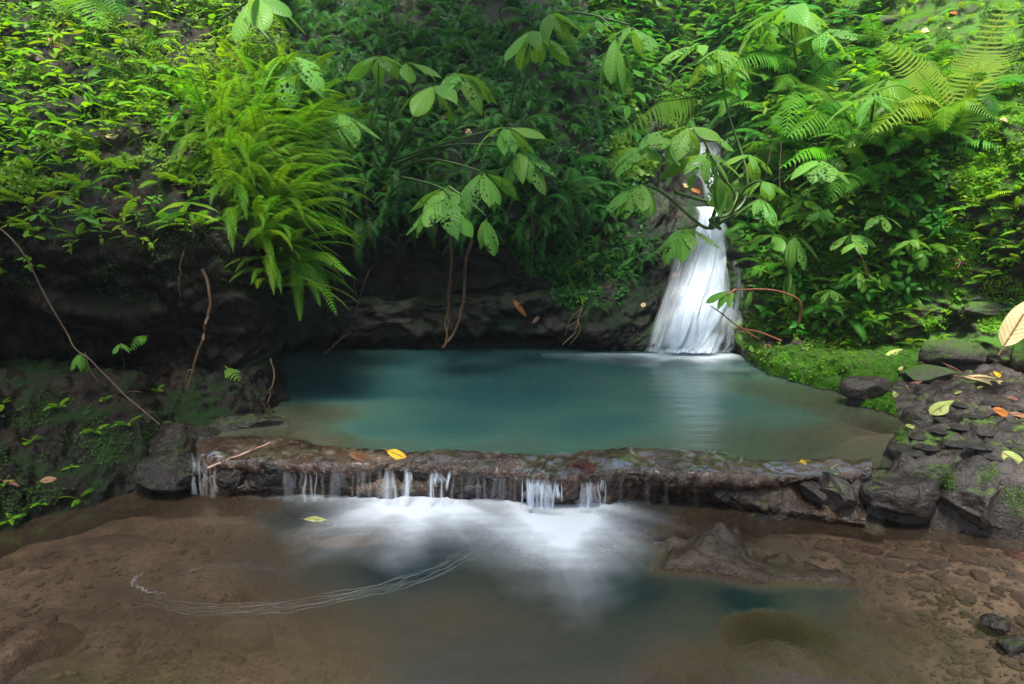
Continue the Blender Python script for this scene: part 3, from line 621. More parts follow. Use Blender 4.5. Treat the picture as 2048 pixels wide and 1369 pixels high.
gravel('gravel', 'brown silt-covered pebbles on the bed at the left', [[(-20, 1110), (400, 1020), (620, 1030), (560, 1200), (700, 1400), (-20, 1400)]], 900, .006, .04, M['brownstone'], 2)
gravel('gravel', 'dim stones under the middle of the lower pool', [[(650, 1180), (1300, 1180), (1500, 1400), (600, 1400)]], 260, .02, .07, M['brownstone'], 3)
# ------------------------------------------------------------------ falling water
def sheet(name, label, outline, mat, seed, relief=.05, edge=.25, nu=50, nv=90, cat='waterfall', fo=None, layers=(0,), group=None, uvs=1., edgew=.4):
    """outline rows: (py, px_left, px_right, Y)"""
    m = MB(); fo_all = []
    O = cr(np.array(outline, float), nv)
    for L in layers:
        pts = np.zeros((nv, nu, 3)); uv = np.zeros((nv, nu, 2)); fa = np.zeros((nv, nu))
        for i in range(nv):
            py, a, b, Yd = O[i]; c_ = (a+b)/2; h_ = (b-a)/2*(1-.06*L); c_ += (b-a)*.10*float(vnoise(np.array([i*.05, seed*3.1, L*2.])))*edgew; h_ *= 1+.3*edgew*float(vnoise(np.array([i*.07, seed*5.1, L*2.+9])))
            for j in range(nu):
                t = j/(nu-1); px = c_-h_+2*h_*t
                pts[i, j] = P(px, py, Yd-relief*1.3*math.sin(PI*t)**.8-.028*L)
                uv[i, j] = (t*2+seed*.37+L*.31, i/(nv-1)*3+seed+L*1.7)
                e = min(t, 1-t)/edge*(1+.7*float(vnoise(np.array([t*5+seed, i*.12, L+.5]))))
                fa[i, j] = min(1, e)**1.5
        q = np.stack([uv[..., 0]*6, uv[..., 1]*1.3, uv[..., 0]*0+seed], -1)
        pts[..., 1] -= relief*fbm(q, 3, seed)
        k = fa if fo is None else fa*np.interp(np.linspace(0, 1, nv), [x for x, _ in fo], [y for _, y in fo])[:, None]
        k = k*(.75+.5*fbm(q*np.array([1.7, 1, 1]), 3, seed+5)); m.grid(pts, uv); fo_all.append(np.clip(k, 0, 1).ravel())
    me = m.mesh(name, mat, True, {'foam': np.concatenate(fo_all)}); o = link(name, me)
    return tag(o, label, cat, group)
sheet('waterfall', 'tall white veil of water falling into the upper pool', [(414, 1388, 1450, 7.95), (430, 1392, 1458, 7.75), (470, 1380, 1468, 7.62), (520, 1362, 1478, 7.45), (560, 1344, 1492, 7.30), (600, 1328, 1490, 7.15), (650, 1312, 1476, 7.0), (690, 1300, 1458, 6.9), (706, 1294, 1450, 6.86)], M['fall'], 3, .10, .30, 70, 120, layers=(0, 1, 2), fo=[(0, 1.), (.1, 1.), (.3, .85), (.5, .8), (.8, .95), (1, 1.2)])
sheet('waterfall', 'thin broken veil spreading over black rock at the right of the fall', [(520, 1462, 1486, 7.2), (560, 1462, 1500, 7.05), (620, 1458, 1496, 6.95), (680, 1448, 1480, 6.85), (705, 1440, 1466, 6.82)], M['casc'], 5, .03, .3, 30, 60, layers=(0,), fo=[(0, .5), (.5, .5), (1, .7)])
sheet('waterfall', 'thin misty veil down the left side of the fall', [(500, 1352, 1376, 7.5), (560, 1334, 1362, 7.3), (620, 1314, 1345, 7.12), (680, 1296, 1330, 6.92), (703, 1286, 1325, 6.88)], M['casc'], 6, .03, .3, 30, 60, layers=(0,), fo=[(0, .5), (.5, .7), (1, .9)])
sheet('upper_cascade', 'white cascade seen through leaves above the main fall', [(285, 1382, 1442, 9.7), (310, 1378, 1462, 9.55), (335, 1376, 1472, 9.45), (360, 1396, 1468, 9.3), (385, 1402, 1456, 9.15), (402, 1405, 1450, 9.05)], M['fall'], 8, .08, .3, 40, 60, layers=(0, 1), cat='cascade', fo=[(0, .1), (.3, .4), (1, .75)])
# little cascades over the ledge lip
def lip(px):
    q = np.array([[a, c, d] for a, b, c, d in LP]); return np.interp(px, q[:, 0], q[:, 1]), np.interp(px, q[:, 0], q[:, 2])
def casc(label, a, b, s, seed, up=10, y0=None, wav=.35, n=None):
    rr = random.Random(seed); m = MB(); fo = []; k = n or max(3, int((b-a)/9)); nv = 26
    for q in range(k):
        c = a+(b-a)*(q+rr.uniform(.1, .9))/k; w0 = rr.uniform(4, 13)*(1+1.2*(rr.random() < .3)); w0 = (b-a)*.9 if (q == 0 and s > .5) else w0; yl, yb = lip(c); Yl = G(c, yl, -.035)[1]-.03; Yb_ = G(c, yb, -.2)[1]-.10
        c = (a+b)/2 if (q == 0 and s > .5) else c; ys = yl-rr.uniform(0, up); ye = yb+4 if rr.random() < .75 else yl+(yb-yl)*rr.uniform(.4, .9); al = s*rr.uniform(.45, 1.15) if not (q == 0 and s > .5) else .5*s; dr = rr.uniform(-5, 5); nu = 7
        pts = np.zeros((nv, nu, 3)); uv = np.zeros((nv, nu, 2)); fa = np.zeros((nv, nu))
        for i in range(nv):
            t = i/(nv-1); py = ys+(ye-ys)*t; w_ = w0*(.6+.5*t+.25*float(vnoise(np.array([t*4, q*3.3, seed*1.])))); px = c+dr*t*t+2.5*float(vnoise(np.array([t*3, q*7.1, seed+9.])))
            kk = min(1, max(0, (py-yl+6)/(yb-yl+6))); Yd = Yl+(Yb_-Yl)*kk-.012*math.sin(PI*kk)-.003*q % 3+(G(px, ys, .03)[1]-Yl)*max(0, (yl-py)/max(1, yl-ys+.01))*.9
            for j in range(nu):
                v = j/(nu-1); pts[i, j] = P(px+(v-.5)*w_, py, Yd-.008*math.sin(PI*v)); uv[i, j] = (v*.5+q*.7, t+seed); fa[i, j] = al*math.sin(PI*v)**.8*min(1, t*4)*(1 if ye > yb else min(1, (1-t)*3))
        m.grid(pts, uv); fo.append(np.clip(fa, 0, 1).ravel())
    return tag(link('small_cascade', m.mesh('small_cascade', M['casc'], True, {'foam': np.concatenate(fo)})), label, 'cascade')
casc('thin trickle beside the black boulder at the left of the ledge', 606, 636, .5, 11)
casc('faint wide film sliding over the lip below the brown leaf', 640, 762, .15, 12, 12, n=9)
casc('slim cascade under the yellow leaf', 762, 792, .85, 13)
casc('slim cascade just right of the yellow leaf', 800, 826, .8, 14)
casc('short row of threads of water left of the ledge middle', 848, 900, .8, 15)
casc('faint film of water over the middle of the ledge', 900, 1040, .15, 16, 10, n=9)
casc('brightest fall of water over the ledge, left of the red rock', 1038, 1124, 1.2, 17, 10, n=14)
casc('thin streaks of water running down the red rock', 1148, 1218, .6, 18)
casc('very thin film of water right of the red rock', 1225, 1400, .07, 19, n=6)
casc('chute of water curving round the left end of the ledge', 378, 432, .3, 20, 24)
casc('thin film over the black rock under the twig', 560, 604, .14, 22, 6)
# foam on the pools
def foam_obj(name, label, x0, x1, y0, y1, z, fn, step=.009, mat=None):
    X, Y = np.meshgrid(np.arange(x0, x1, step), np.arange(y0, y1, step), indexing='ij'); f = fn(X, Y)
    g = np.stack([X, Y, X*0+z+.002*f], -1); Qf = gridfaces(*g.shape[:2]); keep = f.ravel()[Qf].max(1) > .0005; Qf = Qf[keep]
    u, inv = np.unique(Qf, return_inverse=True)
    me = mk_mesh(name, g.reshape(-1, 3)[u], inv.reshape(-1, 4), mat or M['foam'], None, {'foam': f.ravel()[u]})
    return tag(link(name, me), label, 'foam', None, 'stuff')
def fan(X, Y, cx, cy, Rs, Rf, s, seed, p=1.7, bend=0.):
    dx = X-cx-bend*(cy-Y); dy = cy-Y; dyy = np.where(dy > 0, dy/Rf, -dy/.035)
    r = np.hypot(dx/Rs, dyy); th = np.arctan2(dx, dy+.06)
    st = vnoise(np.stack([th*26, r*1.6, r*0+seed], -1), seed)*.5+vnoise(np.stack([th*60, r*2.5, r*0+seed], -1), seed+1)*.4
    lob = vnoise(np.stack([th*4, r*0, r*0+seed], -1), seed+2)
    rr = r*(1+.22*lob+.12*fbm(np.stack([X*5, Y*7, X*0+seed], -1), 3, seed+7))*(1+.07*st*sstep(.3, 1., r))
    return s*np.exp(-(rr*1.35)**p)*(1+.09*st*sstep(.25, 1., r))*(1+.25*fbm(np.stack([X*14, Y*22, X*0+seed], -1), 3, seed+8))
def foam_low(X, Y):
    f = fan(X, Y, -.50, 3.64, .40, .56, 1.6, 1, 1.6)+fan(X, Y, .21, 3.60, .33, .74, 2.3, 2, 1.7, .08)+fan(X, Y, -.92, 3.69, .36, .14, .8, 3)
    f = f+fan(X, Y, .46, 3.62, .24, .18, .4, 4)+fan(X, Y, -.30, 3.69, .45, .06, .35, 5)+fan(X, Y, -1.62, 3.76, .16, .08, .6, 6)+fan(X, Y, .25, 3.45, .40, .50, .12, 8, 1.3)+fan(X, Y, -.6, 3.5, .45, .3, .10, 9, 1.3)
    return np.clip(f-.03, 0, .88)
foam_obj('foam', 'soft white fans of foam spreading below the ledge', -1.9, 1.2, 2.1, 3.76, -.192, foam_low)
def foam_up(X, Y):
    a = G(1370, 704)[:2]
    f = fan(X, Y, a[0], a[1]-.17, .58, .30, 2.2, 11, 1.8)+fan(X, Y, a[0]-.25, a[1]-.13, .62, .26, .6, 12, 1.3)+fan(X, Y, a[0], a[1]-.1, .9, .6, .35, 13, 1.2)
    return np.clip(f-.03, 0, .96)
foam_obj('foam', 'white foam on the upper pool at the foot of the waterfall', .3, 3.2, 6.0, 7.5, .002, foam_up, .012)
# drifting foam trails: thin threads lying on the lower pool
def trail(name, label, pts, n, w, seed, spread=.03, s=.5):
    base = cr(np.array([G(a, b, -.2)[:2] for a, b in pts]), 160); m = MB(); fo = []
    t = np.linspace(0, 1, 160); tg = np.gradient(base, axis=0); tg /= np.linalg.norm(tg, axis=1)[:, None]; nn = np.stack([-tg[:, 1], tg[:, 0]], -1)
    for k in range(n):
        off = (k-(n-1)/2)/max(1, n)*spread*(1-.3*t)+.012*vnoise(np.stack([t*22, t*0+k*3.3, t*0+seed], -1), seed)+.006*vnoise(np.stack([t*60, t*0+k*3.3, t*0], -1), seed+1)
        c = base+nn*off[:, None]; wd = w*(.4+.6*np.abs(vnoise(np.stack([t*9, t*0+k, t*0], -1), seed+2)))
        g = np.stack([np.concatenate([c-nn*wd[:, None], np.full((160, 1), -.186+.0006*k)], 1), np.concatenate([c, np.full((160, 1), -.1855+.0006*k)], 1), np.concatenate([c+nn*wd[:, None], np.full((160, 1), -.186+.0006*k)], 1)], 1)
        m.grid(g); f = s*(.3+.7*np.clip(.5+vnoise(np.stack([t*12, t*0+k*5, t*0+1], -1), seed+4), 0, 1))*np.sin(PI*np.clip(t, .02, .98))**.5; fo.append(np.stack([f*0, f, f*0], 1).ravel())
    o = link(name, m.mesh(name, M['foam'], True, {'foam': np.concatenate(fo)})); return tag(o, label, 'foam', None, 'stuff')
trail('foam_trail', 'long curved thread of foam drifting left across the lower pool', [(1040, 1060), (980, 1085), (930, 1120), (860, 1155), (760, 1185), (640, 1210), (520, 1225), (400, 1226), (290, 1205)], 9, .0032, 1, .13, .20)
trail('foam_trail', 'hooked thread of foam at the left of the lower pool', [(285, 1150), (270, 1165), (272, 1180), (300, 1190), (340, 1194)], 2, .006, 2, .01, .3)
trail('foam_trail', 'broken loop of fine foam threads left of the tan boulder', [(320, 1176), (360, 1160), (400, 1142), (480, 1138), (560, 1148), (600, 1155)], 3, .002, 3, .03, .25)

# ------------------------------------------------------------------ plant meshes
def frond_mesh(name, mat, n=24, wmax=.12, a0=30, bend=90, droop=.25, fwd=.3, pw=.024, seed=0, taper=1., curl=0., side=0., wprof=.75):
    rr = random.Random(seed); m = MB(); N = n+4
    pts = [np.zeros(3)]; ang = []
    for i in range(N):
        t = i/N; a = math.radians(a0-bend*t**1.25); s = side*t; ang.append((a, s)); d = np.array([math.cos(a)*math.cos(s), math.cos(a)*math.sin(s), math.sin(a)]); pts.append(pts[-1]+d/N)
    pts = np.array(pts); m.tube(pts, np.linspace(.007, .002, len(pts)), 3)
    for i in range(3, N):
        t = (i-3)/(N-4); w_ = wmax*(math.sin(PI*min(1, .1+.9*t)**wprof)**.75)*(1 if t < .97 else .5)+.006
        a, s = ang[i]; T = np.array([math.cos(a)*math.cos(s), math.cos(a)*math.sin(s), math.sin(a)]); B = np.array([-math.sin(s), math.cos(s), 0]); Nn = np.cross(T, B)
        for sd in (-1, 1):
            if rr.random() < .03: continue
            l = w_*rr.uniform(.88, 1.08); dr = droop*rr.uniform(.6, 1.4); D = B*sd+T*fwd-Nn*dr*0+np.array([0, 0, -dr]); D /= np.linalg.norm(D)
            b0 = pts[i]; hw = T*pw*taper/2*rr.uniform(.85, 1.1); mid = b0+D*l*.55; tip = b0+D*l+np.array([0, 0, -l*.18])+T*l*(.12+curl)
            v = [b0-hw*.7, b0+hw*.7, mid-hw, mid+hw, tip-hw*.12, tip+hw*.12]
            u = [(t, .5-.1*sd), (t, .5+.1*sd), (t, .4), (t, .6), (t, .48), (t, .52)]
            m.add(v, [(0, 2, 3, 1), (2, 4, 5, 3)], u)
    return m.mesh(name, mat)
def leaf_grid(m, L=1., W=.4, n=9, droop=.5, fold=.18, wav=.03, prof='ovate', seed=0, base=np.zeros(3), rot=None, pet=.08, twist=0.):
    rr = random.Random(seed); pts = np.zeros((n, 5, 3)); uv = np.zeros((n, 5, 2)); a = 0.; x = pet; z = 0.
    ph = rr.random()*6
    for i in range(n):
        t = i/(n-1)
        if prof == 'ovate': w_ = math.sin(PI*min(1, t**.80+.02))**.80*(1-.12*t)
        elif prof == 'obovate': w_ = math.sin(PI*t**1.25)**.75
        else: w_ = math.sin(PI*t**.9)**.9
        w_ = max(w_, .015)*W/2; a = -droop*t
        if i: x += math.cos(a)*L/(n-1); z += math.sin(a)*L/(n-1)
        for j in range(5):
            s = (j-2)/2; q = abs(s)
            pts[i, j] = (x-.05*q*L*0, s*w_*(1+.05*math.sin(9*t+ph+j)), z+q*w_*fold*2*(1-.6*q)-.25*w_*q*q+wav*L*math.sin(7*t+ph+s*2)*q+twist*s*w_*t)
            uv[i, j] = (t, .5+s*.5*min(1, w_/(W/2)))
    g = pts.reshape(-1, 3)
    if pet > 0:
        tb = np.array([[0, 0, 0], [pet*.5, 0, .004], [pet*1.02, 0, 0]])
    if rot is not None: g = g@rot.T
    g = (g+base).reshape(pts.shape); m.grid(g, uv)
    if pet > 0:
        tb = (tb@rot.T if rot is not None else tb)+base; m.tube(tb, .012*L*W*2.2+.001, 3)
def rotm(az, el, roll=0.):
    return np.array((Matrix.Rotation(az, 3, 'Z') @ Matrix.Rotation(-el, 3, 'Y') @ Matrix.Rotation(roll, 3, 'X')))
def leaf_mesh(name, mat, **k):
    m = MB(); leaf_grid(m, **k); return m.mesh(name, mat)
FR = {}
def frset(key, mat, k, **kw):
    FR[key] = [frond_mesh('frond', mat, seed=100*len(FR)+q, a0=R.uniform(*kw['a0']), bend=R.uniform(*kw['bend']), side=R.uniform(-.5, .5), **{x: y for x, y in kw.items() if x not in ('a0', 'bend')}) for q in range(k)]
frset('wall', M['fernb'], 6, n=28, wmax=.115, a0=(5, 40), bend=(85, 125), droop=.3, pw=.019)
frset('left', M['fernl'], 7, n=42, wmax=.07, a0=(10, 50), bend=(50, 100), droop=.2, pw=.0105)
frset('right', M['fernr'], 6, n=26, wmax=.19, a0=(30, 60), bend=(70, 110), droop=.22, pw=.03, fwd=.35)
frset('big', M['fernr'], 4, n=30, wmax=.26, a0=(20, 40), bend=(45, 80), droop=.35, pw=.024, fwd=.4)
frset('small', M['herb'], 4, n=14, wmax=.16, a0=(30, 70), bend=(50, 110), droop=.15, pw=.05)
CP = {}
FN = {'wall': 'cliff_fern', 'left': 'fringe_fern', 'right': 'fern', 'small': 'small_fern'}
def clump_proto(key, kinds, n, az=80, sc_=(.7, 1.1), parts=True, name='fern', stemmat=None):
    """fern clump whose fronds spread round +X"""
    res = []
    for v in range(3):
        root = bpy.data.objects.new(FN[key], None); root.empty_display_size = .05; col.objects.link(root)
        for i in range(n):
            me = R.choice(FR[kinds]); s = R.uniform(*sc_)
            o = link('frond', me, None, (0, 0, 0), (R.uniform(-.35, .35), R.uniform(-.55, .5), math.radians((i+.5)/n*2*az-az+R.uniform(-14, 14))), s); kid(root, o)
        res.append(root)
    CP[key] = res
clump_proto('wall', 'wall', 6, 85)
clump_proto('left', 'left', 8, 75)
clump_proto('right', 'right', 6, 150)
clump_proto('small', 'small', 5, 160, name='small_fern')
USED = set()
EX = [(1368, 275), (1485, 275), (1490, 420), (1500, 600), (1460, 712), (1270, 712), (1330, 480), (1368, 420)]
def place(key, px, py, size, label, cat, group=None, yaw=None, out=.0, tilt=0., pos=None):
    h = hit(px, py) if pos is None else pos
    if h is None or inpoly(px, py, EX): return None
    l, n = h; pr = R.choice(CP[key])
    if pr.name in USED: o = copy_tree(pr)
    else: USED.add(pr.name); o = pr
    y = math.atan2(n.y, n.x) if yaw is None else yaw
    o.location = l+n*out; o.rotation_euler = (R.uniform(-.1, .1), tilt, y+R.uniform(-.35, .35)); o.scale = (size,)*3
    return tag(o, label, cat, group)
def scatter(poly, n, dmin, rnd, tries=40):
    xs = [p[0] for p in poly]; ys = [p[1] for p in poly]; out = []
    for _ in range(n*tries):
        x = rnd.uniform(min(xs), max(xs)); y = rnd.uniform(min(ys), max(ys))
        if not inpoly(x, y, poly) or any((x-a)**2+(y-b)**2 < dmin*dmin for a, b in out): continue
        out.append((x, y))
        if len(out) >= n: break
    return out
# --- ferns
rn = random.Random(3)
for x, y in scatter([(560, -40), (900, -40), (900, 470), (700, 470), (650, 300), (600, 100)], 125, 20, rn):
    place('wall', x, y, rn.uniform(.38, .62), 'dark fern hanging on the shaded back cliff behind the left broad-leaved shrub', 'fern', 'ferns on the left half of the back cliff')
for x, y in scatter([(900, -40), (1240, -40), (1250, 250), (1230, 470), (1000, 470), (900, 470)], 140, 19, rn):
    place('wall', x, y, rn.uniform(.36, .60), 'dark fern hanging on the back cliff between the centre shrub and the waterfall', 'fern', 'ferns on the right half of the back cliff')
for x, y in scatter([(1040, 440), (1260, 440), (1330, 520), (1240, 560), (1180, 620), (1090, 560), (1040, 500)], 34, 20, rn):
    place('wall', x, y, rn.uniform(.22, .36), 'small fern on the wet rock left of the waterfall', 'fern', 'low ferns left of the waterfall')
for x, y in scatter([(1240, -40), (1540, -40), (1540, 250), (1480, 400), (1380, 240), (1250, 400)], 46, 28, rn):
    place('wall', x, y, rn.uniform(.40, .75), 'pale green fern in the hazy gully above the waterfall', 'fern', 'ferns in the gully above the waterfall')
# left fringe: long fine fronds that reach out over the pool
for x, y in scatter([(400, 250), (480, 150), (560, 140), (615, 240), (612, 340), (580, 420), (550, 600), (515, 520), (460, 420)], 84, 16, rn):
    place('left', x, y, rn.uniform(.45, .8), 'bright fine-leaved fern arching off the edge of the left bank over the pool', 'fern', 'ferns fringing the left bank', yaw=rn.uniform(-1.0, .1))
for x, y in scatter([(0, 330), (440, 330), (480, 470), (300, 480), (0, 470)], 22, 45, rn):
    place('small', x, y, rn.uniform(.16, .3), 'small green fern hanging on the dark upper face of the left bluff', 'fern', 'small ferns on the left bluff face')
for x, y in scatter([(0, 760), (330, 780), (330, 880), (150, 1020), (0, 1070)], 12, 60, rn):
    place('small', x, y, rn.uniform(.07, .13), 'tiny fern on the mossy lower rocks of the left bank', 'fern', 'tiny ferns on the lower left rocks')
# right bank
for x, y in scatter([(1500, 60), (1700, 40), (1950, 180), (1900, 300), (1700, 300), (1560, 330), (1480, 200)], 46, 36, rn):
    place('right', x, y, rn.uniform(.42, .72), 'lush fern on the sunny crest of the right bank', 'fern', 'ferns on the crest of the right bank')
for x, y in scatter([(1500, 340), (1850, 320), (1900, 480), (1820, 640), (1560, 660), (1490, 560)], 60, 32, rn):
    place('right', x, y, rn.uniform(.2, .42), 'green fern on the steep face of the right bank', 'fern', 'ferns on the face of the right bank')
for x, y in scatter([(1500, 560), (1700, 600), (2048, 560), (2048, 300), (1880, 330), (1850, 600), (1900, 690), (1650, 700)], 60, 30, rn):
    place('small', x, y, rn.uniform(.10, .24), 'small fern among the creepers of the right bank', 'fern', 'small ferns on the right bank')
# --- herbs
HB = {}
def herb_mesh(name, mat, tiers, h, L, W, seed, lean=.15, droop=.5, per=2):
    rr = random.Random(seed); m = MB(); q = np.array([[0, 0, 0], [lean*h*.2, 0, h*.35], [lean*h*.6, 0, h*.7], [lean*h, 0, h]]); st = cr(q, 10); m.tube(st, np.linspace(.008, .004, 10), 4)
    for i in range(tiers):
        t = (i+1)/tiers; b = st[int(t*9)]; az0 = (i % 2)*PI/2+rr.uniform(-.3, .3)
        k = per if i < tiers-1 else per+2
        for j in range(k):
            s = (.6+.4*math.sin(PI*t))*rr.uniform(.8, 1.15)
            leaf_grid(m, L*s, W*s, 6, rr.uniform(.4, 1.)*droop*2, .2, .02, 'ovate', rr.random(), b, rotm(az0+2*PI*j/k+rr.uniform(-.2, .2), rr.uniform(-.2, .55), rr.uniform(-.4, .4)), .05*L*2)
    return m.mesh(name, mat)
def herb_set(key, name, mat, k=5, **kw): HB[key] = [herb_mesh(name, mat, R.choice(kw['tiers']), R.uniform(*kw['h']), kw['L']*R.uniform(.85, 1.15), kw['W'], R.randint(0, 999), R.uniform(0, .6), kw.get('droop', .5)) for _ in range(k)]
herb_set('l', 'herb', M['herb'], 6, tiers=[3, 4, 5], h=(.6, 1.), L=.42, W=.17)
herb_set('d', 'herb', M['herb2'], 5, tiers=[3, 4], h=(.5, .9), L=.45, W=.22)
herb_set('b', 'bush', M['herb2'], 4, tiers=[7, 9], h=(.9, 1.2), L=.4, W=.17)
def herb(key, px, py, size, label, group, name='herb', up=.7, cat='plant', pos=None):
    h = hit(px, py) if pos is None else pos
    if h is None or inpoly(px, py, EX): return
    l, n = h; z = (Vector((0, 0, 1))*up+n*(1-up)).normalized()
    o = link(name, R.choice(HB[key]), None, l, Quaternion(z, R.uniform(0, 2*PI)) @ z.to_track_quat('Z', 'Y'), size); return tag(o, label, cat, group)
for x, y in scatter([(-40, -20), (540, -20), (560, 120), (520, 260), (430, 330), (250, 300), (120, 330), (-40, 360)], 150, 24, rn):
    herb('l', x, y, rn.uniform(.2, .44), 'bright yellow-green herb with pointed leaves on top of the left bank', 'herbs on top of the left bank', up=.8)
for x, y in scatter([(-40, 320), (430, 320), (500, 460), (300, 520), (-40, 560)], 26, 40, rn):
    herb('l', x, y, rn.uniform(.10, .2), 'small herb clinging to the dark face of the left bluff', 'herbs on the left bluff face', 'seedling', up=.55)  # small herbs from the bank-top meshes, not seedlings
for x, y in scatter([(1170, -60), (1700, -60), (1720, 60), (1560, 240), (1480, 260), (1400, 230), (1230, 240)], 85, 30, rn):
    herb('b', x, y, rn.uniform(.5, .95), 'leafy pale green bush in the bright gully above the waterfall', 'bushes in the gully above the waterfall', 'bush', .75, 'bush')
for x, y in scatter([(1500, 80), (1720, 60), (1960, 200), (1880, 330), (1600, 340), (1500, 300)], 60, 32, rn):
    herb('l', x, y, rn.uniform(.25, .48), 'bright leafy herb on the sunny crest of the right bank', 'herbs on the crest of the right bank', up=.8)
for x, y in scatter([(1490, 330), (1900, 320), (1900, 560), (1780, 660), (1560, 700), (1480, 560)], 130, 24, rn):
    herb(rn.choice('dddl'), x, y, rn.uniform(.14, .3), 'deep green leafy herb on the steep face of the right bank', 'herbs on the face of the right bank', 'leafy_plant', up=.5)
for x, y in scatter([(1480, 640), (1700, 660), (1720, 740), (1600, 770), (1500, 740)], 50, 15, rn):
    herb('l', x, y, rn.uniform(.07, .13), 'tiny bright herb on the mossy corner beside the waterfall', 'tiny herbs on the mossy corner', 'tiny_herb', up=.8)
for x, y in [(1165, 530), (1180, 560), (1150, 575), (1190, 590), (1160, 605), (1205, 545), (1175, 500), (1210, 520), (1140, 545)]:
    herb('l', x, y, .15, 'fresh green climber on the wet rock left of the waterfall', 'climber stems left of the waterfall', 'climber', up=.4)  # drawn with the same herb meshes as the left bank
for x, y in scatter([(1880, 300), (2060, 260), (2060, 640), (1900, 640), (1850, 500)], 70, 22, rn):
    herb('l', x, y, rn.uniform(.07, .16), 'small bright herb on the earthy slope at the right edge', 'herbs on the earthy slope at the right', 'slope_herb', up=.6)  # small upright herbs, same meshes as the left bank

for x, y in scatter([(1640, -20), (2060, -20), (2060, 200), (1900, 180), (1720, 110)], 50, 28, rn):
    place('small', x, y, rn.uniform(.10, .26), 'small fern on the mossy slope at the top right', 'fern', 'small ferns on the mossy top-right slope')
# --- carpets of tiny leaves
def carpet(name, label, mat, polys, n, size, seed, lift=.01, cat='ground cover', clump=.0):
    rr = np.random.RandomState(seed); V = []; Qs = []; U = []; c = 0; T = 0
    NT = n*4; cand = []
    while T < NT:
        T += 1; poly = polys[rr.randint(len(polys))]; xs = [p[0] for p in poly]; ys = [p[1] for p in poly]
        x = rr.uniform(min(xs), max(xs)); y = rr.uniform(min(ys), max(ys))
        if not inpoly(x, y, poly): continue
        cand.append((x, y))
    cand = np.array(cand)
    if clump: cand = cand[vnoise(np.stack([cand[:, 0]/45, cand[:, 1]/38, cand[:, 0]*0+seed], -1)) > clump*rr.uniform(.3, 1.2, len(cand))-.15]
    for x, y in cand[:n]:
        h = hit(x, y)
        if h is None or inpoly(x, y, EX): continue
        l, nn = h; nn = np.array(nn); l = np.array(l)+nn*lift*rr.rand()
        if l[2] < .01 and y < 850: continue
        d = rr.normal(size=3); d -= nn*d.dot(nn)*.6; d /= np.linalg.norm(d)+1e-6; s_ = np.cross(nn, d); s_ /= np.linalg.norm(s_)+1e-6
        L = size*rr.uniform(.5, 1.4); w_ = L*.28; up = nn*L*rr.uniform(.0, .6)
        V += [l, l+d*L*.5+s_*w_+up*.5, l+d*L+up*.6, l+d*L*.5-s_*w_+up*.5]; Qs.append((4*c, 4*c+1, 4*c+2, 4*c+3)); U += [(0, .5), (.5, 1), (1, .5), (.5, 0)]; c += 1
    o = link(name, mk_mesh(name, V, np.array(Qs), mat, U, smooth=False)); return tag(o, label, cat, None, 'stuff')
carpet('ground_cover', 'tiny creeping leaves carpeting the top of the left bank', M['herb'], [[(-60, -20), (580, -20), (610, 200), (540, 420), (300, 330), (-60, 420)]], 17000, .036, 1, .04, clump=.3)
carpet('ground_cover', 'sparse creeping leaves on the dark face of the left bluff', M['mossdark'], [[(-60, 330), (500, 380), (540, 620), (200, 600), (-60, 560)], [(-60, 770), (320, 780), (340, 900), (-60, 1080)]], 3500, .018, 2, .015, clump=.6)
carpet('ground_cover', 'low leaves filling the dark cliff between the ferns', M['fernb'], [[(560, -40), (1260, -40), (1300, 420), (1230, 640), (1100, 600), (1000, 470), (650, 470)]], 15000, .05, 3, .05, clump=.15)
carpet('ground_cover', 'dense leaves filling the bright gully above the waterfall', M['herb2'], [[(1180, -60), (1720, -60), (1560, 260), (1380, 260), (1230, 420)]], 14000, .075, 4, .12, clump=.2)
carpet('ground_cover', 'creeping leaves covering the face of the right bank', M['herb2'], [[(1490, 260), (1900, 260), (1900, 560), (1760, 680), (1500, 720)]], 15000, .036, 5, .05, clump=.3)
carpet('ground_cover', 'small bright creepers on the earthy slope at the right', M['herb'], [[(1850, 240), (2100, 200), (2100, 680), (1850, 660)]], 9000, .022, 6, .015, clump=.55)
carpet('moss', 'bright moss cushion on the slope at the top right', M['moss'], [[(1620, -60), (2100, -60), (2100, 240), (1950, 200), (1720, 120)]], 22000, .030, 7, .02, 'moss', .15)
carpet('moss', 'green moss carpet on the shelf beside the upper pool', M['herb'], [[(1500, 690), (1660, 690), (1860, 690), (1850, 740), (1780, 770), (1800, 850), (1690, 800), (1590, 770), (1510, 740)]], 30000, .012, 8, .007, 'moss', .0)
carpet('moss', 'patchy moss on the front of the right bank', M['moss'], [[(1620, 930), (2060, 930), (2060, 1060), (1900, 1040), (1620, 990)], [(1770, 820), (1850, 800), (1800, 900)]], 6500, .008, 9, .004, 'moss', .75)
carpet('moss', 'patchy green moss on the lower rocks of the left bank', M['mossdark'], [[(-60, 770), (320, 780), (380, 900), (340, 990), (-60, 1090)]], 3500, .008, 10, .004, 'moss', .8)
